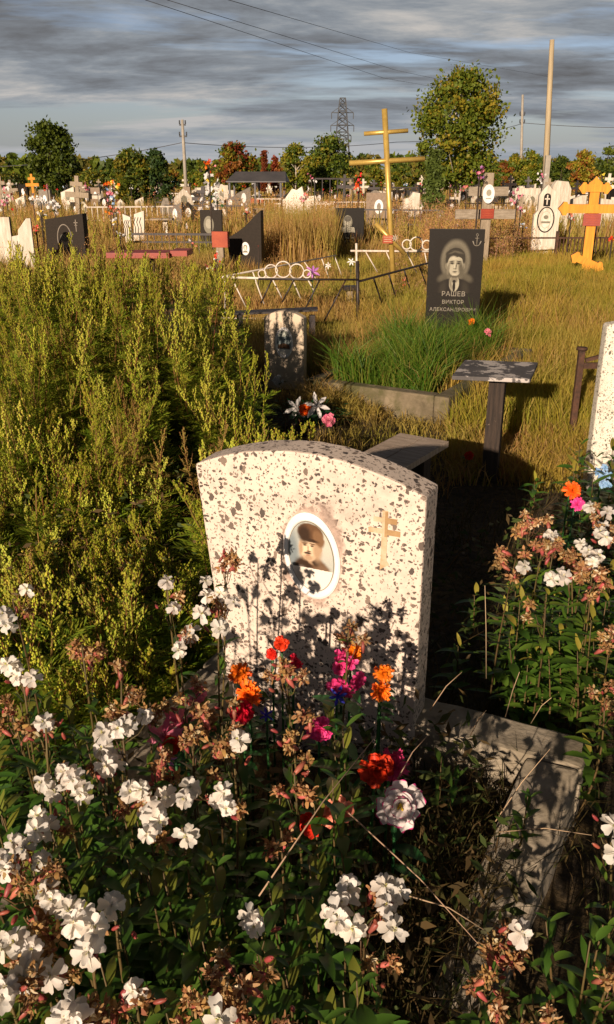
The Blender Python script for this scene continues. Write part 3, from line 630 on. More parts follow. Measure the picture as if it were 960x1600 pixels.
m = MB(); m.box(.235, .25, -.085, -.081, top - .30, top - .10); m.box(.205, .28, -.085, -.081, top - .16, top - .145); m.box(.215, .27, -.085, -.081, top - .20, top - .19); m.build('etched_cross', M_greystone, o)
stone('headstone', 'white marble headstone with angled top and yellowish carving at far left', 32, 14.5, 31, 341, [(-.5, 0), (.5, 0), (.5, 1), (.3, 1), (-.15, .82), (-.18, .74), (-.5, .72)], M_marble, 10, .12, M_greystone)
stone('headstone', 'narrow white headstone cut off by the left edge', 2, 15.5, 26, 339, RECT, M_marble2, 4, .12, M_darkgrey)
# white graphic stone
for (x, y, wd, lab, pts) in ((215, 329, 17, 'white marble headstone with black curved engraving, the taller of a joined pair', [(-.5, .30), (.5, .34), (.62, 1), (-.3, .92)]), (198, 334, 12, 'small white marble headstone left of the one with curved engraving', [(-.3, .3), (.5, .28), (.5, .92), (-.5, 1)])):
    o, w, top = stone('headstone', lab, x, 20, wd, y, pts, M_marble, 0, .12)
    m = MB()
    for k in range(3):
        bx = -w * .28 + k * w * .26
        m.tube([(bx, -.063, top * .45), (bx + .01, -.063, top * .62), (bx - .02, -.063, top * .74), (bx + .02, -.063, top * .85)], .009, 4)
    m.build('engraving', M_darkgrey, o)
stone('headstone', 'grey pointed headstone in dry weeds beside the dark round pine', 256, 30, 26, 309, [(-.5, 0), (.5, 0), (.42, .55), (.25, 1), (-.02, 1), (-.3, .6)], M_greystone, 8, .2)
o = thing('grave_table', 'small white topped table on a white leg behind the red board', 'table', (P(258, 342, 22).x, 22, 0))
zt = zat(341, 22); m = MB(); m.box(-.34, .2, -.2, .2, zt - .04, zt); m.build('table_top', M_greywood, o); m = MB(); m.box(-.05, .06, -.05, .05, 0, zt - .042); m.build('leg', M_marble2, o)
# red board table at left
q = P(234, 395, 12.5); zt = q.z
o = thing('red_table', 'long red painted board table rising above the wormwood on the left', 'table', (q.x, 12.5, 0), R(-3))
m = MB(); m.box(-.56, .34, -.28, .28, zt - .055, zt + .02); tpp = m.build('table_top', M_redpaint, o, bevel=.005)
m = MB(); m.box(.342, .58, -.2, .28, zt - .03, zt + .045); m.build('end_board', M_redpaint, o)
for sx in (-.45, .03):
    m = MB(); m.box(sx - .03, sx + .03, -.03, .03, 0, zt - .058); m.build('leg', M_darkwood, o)
q = P(345, 374, 14.0)
o = thing('red_box', 'square red brick-coloured board left of the sail-shaped headstone', 'board', (q.x, 14.0, 0), R(-12))
m = MB(); m.box(-.13, .13, -.05, .05, q.z - .12, q.z + .12); m.build('panel', M_redboard, o); m = MB(); m.box(-.07, .05, -.04, .04, 0, q.z - .123); m.build('post', M_greywoodv, o)
# dark rails left-centre
q = P(280, 366, 17)
o = thing('iron_fence', 'low dark iron fence of two rails and pickets behind the red table', 'fence', (q.x, 17, 0), R(-4))
m = MB(); m.box(-.95, .7, -.02, .02, q.z - .02, q.z + .02); m.box(-.95, .7, -.02, .02, q.z - .16, q.z - .13); m.build('rail', M_blackiron, o)
m = MB()
for k in range(12): m.box(-.93 + k * .145, -.915 + k * .145, -.01, .01, 0, q.z - .022)
m.build('pickets', M_blackiron, o)
# --- golden pipe cross
GY = 11.5
gt = P(601, 170, GY); gb = Vector((P(616, 440, GY).x + .02, GY, 0))
o = thing('golden_cross', 'tall golden pipe cross with two crossbars and a slanted lower bar', 'cross', gb)
loc = lambda v: Vector(v) - gb
m = MB(); m.tube([(0, 0, 0), loc(gt)], .037, 10); m.build('upright', M_gold, o)
axisx = lambda y: 601 + (y - 170) * .058
m = MB(); m.tube([loc(P(569, 209, GY)), loc(P(638, 204, GY))], .026, 10); m.build('crossbar', M_gold, o)
m = MB(); m.tube([loc(P(546, 255, GY)), loc(P(664, 248, GY))], .032, 10); m.build('crossbar', M_gold, o)
m = MB(); m.tube([loc(P(587, 349, GY - .04)), loc(P(633, 397, GY - .04))], .030, 10); m.build('footrest', M_gold, o)
pc = loc(P(606, 374, GY - .09)); m = MB(); m.box(pc.x - .065, pc.x + .065, pc.y - .006, pc.y, pc.z - .05, pc.z + .05); 
for k in range(3): m.box(pc.x - .05, pc.x + .05, pc.y - .009, pc.y - .0065, pc.z + .025 - k * .027, pc.z + .032 - k * .027, 1)
m.build('name_plaque', [M_redboard, M_tan], o)
m = MB(); pc = loc(P(618, 372, GY - .1))
for a in range(0, 360, 45): m.tube([pc, pc + Vector((.045 * math.cos(R(a)), 0, .045 * math.sin(R(a))))], .005, 4)
m.build('ribbon_star', M_marble2, o)
# --- grey wooden cross
CYY = 15.5
q = P(764, 274, CYY); o = thing('wooden_cross', 'grey weathered wooden cross with white oval and red plaque behind the black headstone', 'cross', (q.x, CYY, 0), R(4))
m = MB(); m.box(-.085, .085, -.04, .04, 0, zat(270, CYY)); m.build('upright', M_greywoodv, o, bevel=.004)
za, zb = zat(299, CYY), zat(334, CYY)
m = MB(); m.box(-.35, .35, -.082, -.043, za - .075, za + .075); m.build('crossbar', M_greywood, o, bevel=.004)
m = MB(); m.box(-.56, .50, -.082, -.043, zb - .085, zb + .075); m.build('crossbar', M_greywood, o, bevel=.004)
pl_ = oval_plate(o, .0, zat(303, CYY), .105, .155, -.084, None, th=.012)
picture('portrait_photo', [(ellipse(0, .02, .045, .055), M_etch1), ([(-.05, -.08), (.05, -.08), (.05, -.065), (-.05, -.065)], M_etch1)], 0, pl_, step=.002).location = (0, -.092, zat(303, CYY))
m = MB(); m.box(-.115, .115, -.10, -.086, zb - .075, zb + .085); 
for k in range(3): m.box(-.09, .09, -.104, -.1005, zb + .045 - k * .04, zb + .055 - k * .04, 1)
m.build('name_plaque', [M_redpaint, M_redboard], o)
# --- ornate white stone
OY = 18.5
q = P(859, 288, OY); o = thing('headstone', 'ornate streaked white headstone with pointed top, arched cross and oval portrait', 'headstone', (q.x, OY, 0), R(-6)); top = zat(288, OY)
wd = wpx(40, OY, .9)
m = MB(); m.prism([(-.5 * wd, .0), (.48 * wd, .0), (.48 * wd, .74 * top), (.40 * wd, .80 * top), (.30 * wd, .90 * top), (.1 * wd, .94 * top), (-.06 * wd, 1.0 * top), (-.22 * wd, .94 * top), (-.36 * wd, .86 * top), (-.36 * wd, .66 * top), (-.5 * wd, .60 * top)], -.09, .09); m.build('slab', M_marble2, o, bevel=.008, fix=True)
m = MB(); m.prism([(x - .03, z) for x, z in [(-.07, 0), (.07, 0), (.07, .18)] + ellipse(0, .18, .07, .07, 10, 0, 0, 180)[1:]], -.1, -.0905, 0); aa = m.build('arched_icon', M_black, o); aa.location = (0, 0, zat(322, OY)); 
m = MB(); m.box(-.043, -.017, -.104, -.1005, .03, .22); m.box(-.08, .02, -.104, -.1005, .13, .155); m.build('cross_relief', M_marble, aa)
m = MB(); n = 32; e1 = ellipse(-.02, 0, .165, .245, n); m.tube([(x, -.092, z + zat(343, OY)) for x, z in e1 + e1[:1]], .013, 5, cap=False); m.build('oval_border', M_black, o)
picture('portrait_photo', [(ellipse(-.02, 0, .11, .17), M_etch1), (ellipse(-.02, 0, .10, .16), M_marble), (ellipse(-.02, .05, .05, .04), M_etch2), ([(-.11, -.07), (.07, -.07), (.07, -.03), (-.11, -.03)], M_etch2)], -.0905, o, step=.002, off=(0, zat(343, OY)))
# --- yellow carved cross at right
YY = 13.2
q = P(928, 300, YY); top = zat(275, YY); o = thing('yellow_cross', 'bright yellow-orange carved wooden cross with lobed ends and red plaque', 'cross', (q.x + .01, YY, 0), R(-10))
def lobed(x0, x1, zc, hw, ends):
    """horizontal bar with trefoil ends"""
    pts = [(x0 + hw * 2.2, zc - hw), (x1 - hw * 2.2, zc - hw)]
    pts += [(x1 - hw * 2.0, zc - hw * 1.5), (x1 - hw * 1.2, zc - hw * 1.55), (x1 - hw * .7, zc - hw * .8), (x1, zc), (x1 - hw * .7, zc + hw * .8), (x1 - hw * 1.2, zc + hw * 1.55), (x1 - hw * 2.0, zc + hw * 1.5), (x1 - hw * 2.2, zc + hw)]
    pts += [(x0 + hw * 2.2, zc + hw), (x0 + hw * 2.0, zc + hw * 1.5), (x0 + hw * 1.2, zc + hw * 1.55), (x0 + hw * .7, zc + hw * .8), (x0, zc), (x0 + hw * .7, zc - hw * .8), (x0 + hw * 1.2, zc - hw * 1.55), (x0 + hw * 2.0, zc - hw * 1.5)]
    return pts
hw = .068
m = MB(); m.prism([(-hw, 0), (hw, 0), (hw, top - .2), (hw * 1.5, top - .16), (hw * 1.4, top - .09), (hw * .7, top - .06), (0, top), (-hw * .7, top - .06), (-hw * 1.4, top - .09), (-hw * 1.5, top - .16), (-hw, top - .2)], -.06, .06, 0, miside=1); m.build('upright', [M_orange, M_orangedk], o, fix=True)
zc = zat(294, YY); m = MB(); m.prism(lobed(-.24, .24, zc, .052, 1), -.075, .045, 0, miside=1); m.build('crossbar', [M_orange, M_orangedk], o, fix=True)
zc = zat(326, YY); m = MB(); m.prism(lobed(-.50, .52, zc, .062, 1), -.078, .042, 0, miside=1); m.build('crossbar', [M_orange, M_orangedk], o, fix=True)
zc = zat(409, YY); m = MB(); m.prism(lobed(-.26, .28, 0, .055, 1), -.072, .048, 0, miside=1); fr = m.build('footrest', [M_orange, M_orangedk], o, fix=True); fr.location = (0, 0, zc); fr.rotation_euler = (0, R(22), 0)
zc = zat(343, YY); m = MB(); m.box(-.125, .125, -.092, -.063, zc - .085, zc + .085)
for k in range(4): m.box(-.09, .09, -.096, -.0925, zc + .055 - k * .035, zc + .063 - k * .035, 1)
m.build('name_plaque', [M_redpaint, M_redboard], o)
# black spiked fence around there
q = P(800, 372, 17.5)
o = thing('iron_fence', 'rusty dark iron railing with pickets in front of the ornate white headstone', 'fence', (q.x, 17.4, 0), R(3))
zt = zat(372, 17.4)
m = MB(); m.box(-.5, 2.6, -.015, .015, zt - .015, zt + .015); m.build('rail', M_rust, o); m = MB()
for k in range(22):
    x = .95 + k * .075
    m.box(x, x + .018, -.012, .012, .0, zt - .017)
m.build('pickets', M_rust, o)
m = MB(); m.box(.92 - .05, .92 + .0, -.03, .03, 0, zt + .13); m.build('post', M_rust, o)
# white long slab and others to the right
stone('headstone', 'low long white streaked slab between ornate headstone and yellow cross', 898, 27, 36, 305, [(-.5, 0), (.5, 0), (.5, 1.0), (.3, 1.0), (-.5, .8)], M_marble2, 5, .2)
stone('headstone', 'white streaked slab right behind the yellow cross', 950, 27, 24, 310, [(-.5, 0), (.5, 0), (.5, .95), (-.5, 1.0)], M_marble2, 5, .2)
stone('headstone', 'pale brown boulder-like headstone behind the ornate white one', 878, 26, 30, 282, [(-.5, 0), (.5, 0), (.5, .85), (.3, .98), (-.3, 1), (-.5, .9)], M_marble2, 5, .2)
o = thing('bench', 'white plank bench on a grey post left of the ornate headstone', 'bench', (P(827, 300, 24).x, 24, 0))
zt = zat(294, 24); m = MB(); m.box(-.42, .3, -.15, .15, zt - .16, zt); m.build('seat', M_marble2, o); m = MB(); m.box(-.25, -.15, -.05, .05, 0, zt - .17); m.build('post', M_greywoodv, o)

# ================================================================== SHELTER
SY = 42
q = P(405, 275, SY); z0, z1 = zat(283, SY), zat(268, SY)
o = thing('shelter', 'open shelter with a dark sheet roof on thin posts among the graves', 'shelter', (q.x, SY, 0), R(-6))
m = MB(); hwid = 1.35
m.add([(-1.45, -.7, z0), (1.35, -.7, z0), (1.25, 0, z1), (-1.1, 0, z1), (-1.45, .7, z0), (1.35, .7, z0), (-1.45, -.7, z0 - .05), (1.35, -.7, z0 - .05), (1.35, .7, z0 - .05), (-1.45, .7, z0 - .05)], [(0, 1, 2, 3), (3, 2, 5, 4), (0, 3, 4), (1, 5, 2), (6, 9, 8, 7), (0, 6, 7, 1), (4, 5, 8, 9), (0, 4, 9, 6), (1, 7, 8, 5)])
m.build('roof', M_roof, o)
for x in (-1.3, -.1, 1.1):
    for y in (-.6, .6):
        m = MB(); m.box(x - .04, x + .04, y - .04, y + .04, 0, z0 - .05); m.build('post', M_roof, o)
m = MB(); m.box(-1.0, .2, -.1, .1, .55, .75); m.build('bench_rail', M_redboard, o)

# ================================================================== PLANT PIECES
def petal(mb, mat, L_, W_w, bend=.5, cup=.15, notch=.12, rows=4, mi=0, ruff=.0, base=.18, rnd=random, rim=None):
    """petal in local frame: grows along +y, normal +z; mat places it"""
    vs = []; cols = 3 if rows < 4 else 5
    for i in range(rows + 1):
        t = i / rows
        wv = W_w * (base + (1 - base) * math.sin(min(t * 1.15, 1) * math.pi / 2) ** 1.2) * (1 - .35 * max(0, t - .8) / .2)
        for j in range(cols):
            s = -1 + 2 * j / (cols - 1)
            y = L_ * t * (1 - (notch * (1 - abs(s)) * 1.0 if i == rows else 0) + (-.06 * s * s if i == rows else 0))
            a = bend * t
            yy = y * math.cos(a * .6); z = -y * math.sin(a) * .55 + cup * W_w * (s * s) + rnd.uniform(-ruff, ruff) * L_ * t
            vs.append(mat @ Vector((s * wv / 2, yy, z)))
    fs = [(i * cols + j, i * cols + j + 1, (i + 1) * cols + j + 1, (i + 1) * cols + j) for i in range(rows) for j in range(cols - 1)]
    mb.add(vs, fs, mi, True)
    if rim is not None:
        for q in range(cols - 1): mb.m[-1 - q] = rim
def leaf(mb, o, d, up, L_, w, droop=.4, fold=.25, mi=0, n=5, twist=0):
    """lanceolate leaf from point o along direction d"""
    d = d.normalized(); side = d.cross(up); 
    if side.length < 1e-4: side = d.orthogonal()
    side.normalize(); nn = side.cross(d).normalized()
    vs = []
    for i in range(n + 1):
        t = i / n; wv = w * math.sin(math.pi * min(t * .94 + .05, 1)) ** .8 * (1.05 - .4 * t) / 2
        c = o + d * (L_ * t * (1 - droop * .25 * t)) + Vector((0, 0, -1)) * (droop * L_ * t * t * .6)
        tw = twist * t; s2 = side * math.cos(tw) + nn * math.sin(tw)
        vs += [c - s2 * wv + nn * wv * fold, c, c + s2 * wv + nn * wv * fold]
    fs = []
    for i in range(n):
        b = i * 3; fs += [(b, b + 1, b + 4, b + 3), (b + 1, b + 2, b + 5, b + 4)]
    mb.add(vs, fs, mi, True)
def rotm(ax, a): return Matrix.Rotation(a, 4, ax)
def rosette(mb, n, L_, W_w, tilt, bend, notch=.12, cup=.15, mi=0, jit=.15, z=0, ruff=.02, rows=4, base=.18, rnd=random, rim=None):
    for k in range(n):
        m = Matrix.Translation((0, 0, z)) @ rotm('Z', 2 * math.pi * k / n + rnd.uniform(-jit, jit)) @ rotm('X', tilt + rnd.uniform(-jit, jit)) @ rotm('Y', rnd.uniform(-jit, jit) * 1.5)
        petal(mb, m, L_ * rnd.uniform(.85, 1.12), W_w * rnd.uniform(.85, 1.12), bend + rnd.uniform(-.2, .2), cup, notch, rows, mi, ruff, base, rnd, rim)
# white double soapwort bloom (radius ~25mm), prototypes
white_data = []
for k in range(6):
    rr = random.Random(100 + k); mb = MB()
    rosette(mb, rr.choice((5, 6, 6)), .029, .0205, R(8), .9 + .4 * (k % 2), .17, .12, 0, .26, 0, .06, rnd=rr, base=.2)
    rosette(mb, rr.choice((3, 4, 4)), .022, .015, R(36), .6, .18, .25, 0, .6, .003, .08, rnd=rr, base=.2)
    rosette(mb, 2, .012, .008, R(60), .2, .1, .2, 0, .4, .004, .04, rnd=rr)
    mb.tube([(0, 0, 0), (0, 0, -.012), (0, 0, -.03)], [.0022, .0042, .003], 6, 1)
    for q in range(4):
        a = rr.uniform(0, 6.28); mb.tube([(0, 0, .002), (.004 * math.cos(a), .004 * math.sin(a), .012)], [.0012, .0008], 3, 2)
    white_data.append(mb.data('flower', [L_petal, L_calyx, L_pcentre]))
def crumple(mb, c, r, n, mi, rr, size=1.0):
    for q in range(n):
        d = Vector((rr.gauss(0, 1), rr.gauss(0, 1), rr.gauss(0, .8))).normalized(); o = c + d * r * rr.uniform(.1, .75)
        u = d.orthogonal().normalized(); w = (Matrix.Rotation(rr.uniform(0, 6.28), 4, d) @ u); vs = []
        L_ = rr.uniform(.008, .019) * size; wd = rr.uniform(.003, .008) * size; cur = rr.uniform(-2.4, 2.4)
        p = o.copy(); dirv = (d + w * rr.uniform(-.8, .8)).normalized(); sd = dirv.cross(w).normalized()
        for i in range(5):
            k = wd * math.sin(.5 + i * .55) * .6
            vs += [p - sd * k + w * rr.uniform(-.001, .001), p + sd * k + w * rr.uniform(-.001, .001)]
            dirv = (Matrix.Rotation(cur * .28, 4, sd) @ dirv); p = p + dirv * L_ / 4; sd = (sd + Vector((rr.uniform(-.3, .3), rr.uniform(-.3, .3), rr.uniform(-.3, .3)))).normalized()
        mb.add(vs, [(2 * i, 2 * i + 1, 2 * i + 3, 2 * i + 2) for i in range(4)], mi, True)
dead_data = []
for k in range(5):
    rr = random.Random(200 + k); mb = MB()
    crumple(mb, Vector((0, 0, .004)), .017, 46, 0, rr, .82)
    if k % 2: crumple(mb, Vector((0, 0, .008)), .014, 12, 2, rr, .9)
    mb.tube([(0, 0, -.03), (0, 0, -.016), (0, 0, 0)], [.0025, .0055, .004], 7, 1)
    dead_data.append(mb.data('withered_flower', [L_dead, L_calyx, L_cream]))
bud_data = []
for k in range(3):
    rr = random.Random(300 + k); mb = MB()
    mb.tube([(0, 0, -.014), (0, 0, -.008), (0, .001, .004), (0, .002, .014), (0, .003, .019)], [.002, .0055, .0065, .0045, .001], 8, 0)
    for q in range(3): leaf(mb, Vector((0, .002, .010)), Vector((rr.uniform(-.5, .5), rr.uniform(-.5, .5), 1)), Vector((0, 1, .2)), .012, .004, .1, .3, 1, 3)
    bud_data.append(mb.data('flower_bud', [L_calyx, L_dead if k else L_cream]))

def orient(o, d, roll=None, rr=random):
    q = d.to_track_quat('Z', 'Y'); o.rotation_mode = 'QUATERNION'
    o.rotation_quaternion = q @ Euler((0, 0, rr.uniform(0, 6.28) if roll is None else roll)).to_quaternion()
def soapwort(top, nw, nd, nb, label, group, seed, spread=.055, leafmat_=None, lean=(0, 0), leaves=7, leaflen=.075, whites=None, size=1.0):
    """one flowering stem: stem, leaves and a loose head of blooms at 'top'; whites: explicit world points for white blooms"""
    rr = random.Random(seed); root = Vector((top.x + lean[0] + rr.uniform(-.05, .05), top.y + lean[1] + rr.uniform(-.03, .05), 0))
    t = thing('soapwort_plant', label, 'flowering plant', root, 0, group)
    T = top - root; mb = MB(); k = 6
    bow = Vector((rr.uniform(-.02, .02), rr.uniform(-.02, .02), 0))
    pts = [T * (i / k) + bow * math.sin(math.pi * i / k) for i in range(k + 1)]
    mb.tube(pts, [.0033 - .0014 * i / k for i in range(k + 1)], 6)
    heads = []
    allp = []
    if whites:
        for wv in whites: allp.append(('w', wv - root))
    for i in range(nw if not whites else 0): allp.append(('w', None))
    for i in range(nd): allp.append(('d', None))
    for i in range(nb): allp.append(('b', None))
    for kind, pos in allp:
        if pos is None:
            a = rr.uniform(0, 6.28); r_ = spread * math.sqrt(rr.uniform(.05, 1)); 
            # faces the open side (towards the sun, camera) more often
            pos = T + Vector((r_ * math.cos(a), r_ * math.sin(a) * .8 - (.012 if kind == 'w' else -.004), rr.uniform(-1.3, .45) * spread + (-.004 if kind == 'b' else 0)))
        d = (pos - (T - Vector((0, 0, .07)))).normalized()
        if kind == 'w': d = (d * .6 + Vector((rr.uniform(-.35, .35), -.75, .35))).normalized()
        at = pos - d * .028 * size
        base = T * min(.985, max(.80, (pos.z - rr.uniform(.03, .075)) / T.z)) + bow * .15
        mb.tube([base, (base * .4 + at * .6) + Vector((0, 0, -.010)), at], [.0015, .0012, .0013], 4)
        me = {'w': white_data, 'd': dead_data, 'b': bud_data}[kind]
        o = link({'w': 'flower', 'd': 'withered_flower', 'b': 'flower_bud'}[kind], me[rr.randrange(len(me))], t)
        if kind != 'w': d = (d + Vector((rr.uniform(-.8, .8), rr.uniform(-.9, .4), rr.uniform(-.5, .2)))).normalized()
        o.location = pos; orient(o, d, rr=rr); sc = rr.uniform(.8, 1.1) * size * (.58 if kind == 'b' else .90 if kind == 'w' else 1); o.scale = (sc, sc, sc)
    mb.build('stem', L_stem, t)
    ml = MB()
    for i in range(leaves):
        f = .22 + .68 * i / leaves; p = T * f; a0 = i * 1.57 + rr.uniform(-.3, .3)
        for s in (0, math.pi):
            if rr.random() < .12: continue
            a = a0 + s; d = Vector((math.cos(a), math.sin(a), rr.uniform(.15, .75)))
            l_ = leaflen * rr.uniform(.75, 1.2) * (1.1 - .45 * f)
            leaf(ml, p, d, Vector((0, 0, 1)), l_, l_ * rr.uniform(.24, .33), rr.uniform(.2, .7), .25, 0, 5, rr.uniform(-.5, .5))
    for i in range(4):   # small bracts and shrivelled ones under the head
        a = rr.uniform(0, 6.28); leaf(ml, T * rr.uniform(.82, .97), Vector((math.cos(a), math.sin(a), .5)), Vector((0, 0, 1)), .03, .009, .5, .3, 0, 4, .5)
    ml.build('leaves', leafmat_ or L_leaf, t)
    return t

# ================================================================== SOAPWORT IN FRONT AND LEFT OF THE HEADSTONE
def hp(x, y, z): return G(x, y, z)
LBL = 'soapwort stem with %s, %s'
# (x, y of head, z, white, dead, bud, [explicit white px], label)
heads = [
 (20, 930, .72, 0, 2, 3, [(44, 919), (10, 955), (14, 972)], 'white blooms over pink buds at the upper left edge'),
 (35, 1045, .70, 0, 1, 4, [(16, 1036), (22, 1040), (53, 1055), (30, 1052)], 'four white blooms and long pink buds at the left edge'),
 (128, 1000, .74, 0, 7, 1, [], 'only brown withered blooms, standing tall against the wormwood'),
 (190, 1055, .68, 0, 6, 1, [], 'shrivelled brown blooms beside the tall brown stem'),
 (262, 915, .74, 0, 1, 2, [(262, 906)], 'a single white bloom on top against the wormwood'),
 (280, 990, .68, 0, 1, 3, [(299, 985), (281, 1012), (273, 946)], 'three small white blooms midway between wormwood and headstone'),
 (352, 860, .78, 0, 7, 5, [], 'brown and pink withered head overlapping the left edge of the terrazzo headstone'),
 (342, 945, .72, 0, 2, 3, [(323, 905), (325, 928), (316, 955), (345, 978), (366, 938), (345, 925)], 'bright white blooms down the left edge of the terrazzo headstone'),
 (72, 1130, .70, 0, 1, 3, [(72, 1124)], 'one large white bloom with wide open petals near the left edge'),
 (190, 1120, .72, 0, 1, 5, [(188, 1133), (166, 1138), (228, 1112), (200, 1128)], 'large white double blooms and plump pink buds'),
 (160, 1180, .69, 0, 1, 4, [(162, 1165), (168, 1190), (180, 1182)], 'a column of three white blooms'),
 (95, 1205, .70, 0, 2, 5, [(104, 1200), (70, 1215), (130, 1234), (118, 1212), (88, 1230)], 'a wide head of white blooms left of centre'),
 (62, 1280, .70, 0, 1, 2, [(62, 1268), (60, 1290), (78, 1284)], 'cupped white blooms above the big brown clump'),
 (215, 1225, .70, 0, 3, 5, [(205, 1232), (222, 1226), (243, 1265), (250, 1275), (232, 1295)], 'a cluster of white blooms among withered pink ones'),
 (285, 1285, .69, 0, 2, 2, [(294, 1299)], 'a lone white bloom hanging low beside withered flowers'),
 (345, 1225, .70, 0, 3, 5, [(350, 1232), (342, 1245), (298, 1224), (355, 1255), (290, 1240)], 'white and pink blooms left of the red paper flowers'),
 (35, 1370, .72, 0, 12, 5, [(5, 1338), (12, 1350)], 'a big shaggy brown withered head at the left edge'),
 (40, 1450, .70, 0, 7, 3, [(28, 1462), (55, 1474), (10, 1470)], 'cream fading blooms under the shaggy brown head'),
 (110, 1415, .70, 0, 1, 4, [(85, 1400), (130, 1420), (148, 1436), (110, 1412), (75, 1385)], 'a dense patch of white blooms at the lower left'),
 (142, 1478, .71, 0, 0, 3, [(141, 1476), (120, 1432)], 'a star-like wide white bloom at the lower left'),
 (178, 1405, .70, 0, 0, 3, [(178, 1405)], 'a ragged side-on white bloom'),
 (210, 1540, .70, 0, 0, 2, [(212, 1538)], 'one narrow white bloom near the bottom edge'),
 (120, 1575, .70, 0, 2, 4, [(118, 1562), (122, 1590), (105, 1580)], 'white blooms cut off by the bottom edge'),
 (12, 1545, .70, 0, 3, 3, [(14, 1532), (5, 1545)], 'pale blooms in the bottom left corner'),
 (170, 1570, .70, 0, 5, 4, [], 'red-brown withered blooms at the bottom edge'),
 (393, 1428, .66, 0, 0, 1, [(393, 1424), (398, 1436)], 'one round white bloom low in the dark leaves'),
 (365, 1500, .72, 0, 9, 9, [], 'rosy buds and brown withered petals at the bottom centre'),
 (340, 1575, .71, 0, 9, 3, [(345, 1580)], 'cream and tan withered blooms at the bottom edge'),
 (412, 1590, .70, 0, 5, 3, [], 'a small brown tuft at the bottom edge'),
 (572, 1410, .69, 0, 2, 7, [(545, 1378), (535, 1400), (524, 1420), (528, 1432), (600, 1376), (620, 1384), (550, 1440), (612, 1440), (605, 1405)], 'a full round head of white blooms and rose buds alone in the dark'),
 (585, 1495, .60, 0, 2, 1, [], 'a small brown head hanging under the round white one'),
 (450, 1035, .70, 0, 7, 4, [], 'tan crumpled blooms in front of the headstone'),
 (455, 1120, .66, 0, 8, 5, [], 'tan and pink crumpled blooms below the magenta flowers'),
 (300, 1130, .70, 0, 8, 4, [], 'many brown blooms left of the orange flowers'),
 (255, 1190, .66, 0, 8, 5, [], 'brown and dark red blooms under the pink lily'),
 (345, 1100, .70, 0, 6, 4, [], 'reddish brown blooms beside the orange flowers'),
 (365, 1150, .68, 0, 7, 3, [(374, 1152)], 'brown blooms below the red paper flower'),
 (460, 1200, .66, 0, 7, 4, [], 'light brown blooms above the salmon flower'),
 (545, 975, .66, 0, 4, 0, [], 'thin faded reddish heads in front of the portrait shadow'),
 (440, 1290, .60, 0, 4, 1, [], 'small brown blooms low beside the salmon flower'),
 (795, 1455, .50, 0, 8, 4, [(812, 1450)], 'tan withered head in front of the concrete kerb'),
 (760, 1510, .48, 0, 6, 1, [], 'drooping tan withered head near the kerb'),
 (955, 1285, .62, 0, 0, 3, [(955, 1284), (960, 1325)], 'white bloom entering at the right edge beside the kerb'),
 (955, 1520, .56, 0, 6, 1, [], 'brown withered head at the lower right edge'),
 (820, 1570, .50, 0, 5, 2, [], 'dark red-brown withered head at the bottom right'),
 (60, 1130, .60, 0, 4, 1, [], 'small brown heads under the big single bloom'),
 (20, 1110, .62, 0, 4, 1, [], 'brown blooms at the left edge in shade'),
 (235, 1090, .60, 0, 4, 2, [], 'tan and red blooms in shade below the wormwood'),
 (290, 1080, .62, 0, 4, 2, [], 'small reddish blooms under the three small white ones'),
 (50, 1330, .68, 0, 1, 3, [(42, 1318), (66, 1338), (25, 1310)], 'three white blooms peeping over the shaggy brown clump'),
 (65, 1500, .66, 0, 2, 3, [(60, 1495), (82, 1512), (40, 1515)], 'white blooms under the cream fading ones'),
 (245, 1240, .66, 0, 2, 3, [(262, 1238), (232, 1250)], 'two white blooms tucked behind the middle cluster'),
]
for i, (x, y, z, nw, nd, nb, ws, lab) in enumerate(heads):
    if y > 1150: z -= .06
    top = hp(x, y + 8, z)
    wh = [hp(a, b, z + random.uniform(-.012, .02) + .012) - Vector((0, .01, 0)) for a, b in ws] or None
    if 240 < x < 560 and 1000 < y < 1300: nd = int(nd * .7)
    nd = nd if nd < 5 else int(nd * .8); nb = int(nb * .8 + .5)
    soapwort(top, nw, nd, nb, 'soapwort stem with ' + lab if len(lab.split()) < 14 else lab, 'soapwort stems around the headstone', 900 + i, spread=.05 if nd > 6 else .038, whites=wh, lean=(random.uniform(-.03, .03), random.uniform(.0, .06)), leaves=6)
# leafy stems without notable heads filling the bed (deep green leaves)
def leafy(top, seed, label, group, mat=L_leaf, llen=.085, n=9):
    rr = random.Random(seed); root = Vector((top.x + rr.uniform(-.04, .04), top.y + rr.uniform(-.02, .05), 0))
    t = thing('leafy_plant', label, 'plant', root, 0, group); T = top - root
    mb = MB(); mb.tube([T * (i / 4) + Vector((.01 * math.sin(i), 0, 0)) for i in range(5)], [.0035, .003, .0028, .002, .0012], 5); mb.build('stem', L_stem, t)
    ml = MB()
    for i in range(n):
        f = .25 + .75 * i / (n - 1); a0 = i * 1.57 + rr.uniform(-.35, .35)
        for s in (0, math.pi):
            a = a0 + s; l_ = llen * rr.uniform(.7, 1.2) * (1 - .35 * (f > .93))
            leaf(ml, T * f, Vector((math.cos(a), math.sin(a), rr.uniform(.2, .8) + (.6 if f > .93 else 0))), Vector((0, 0, 1)), l_, l_ * rr.uniform(.24, .34), rr.uniform(.1, .7), .25, 0, 5, rr.uniform(-.6, .6))
    ml.build('leaves', mat, t); return t
k = 0
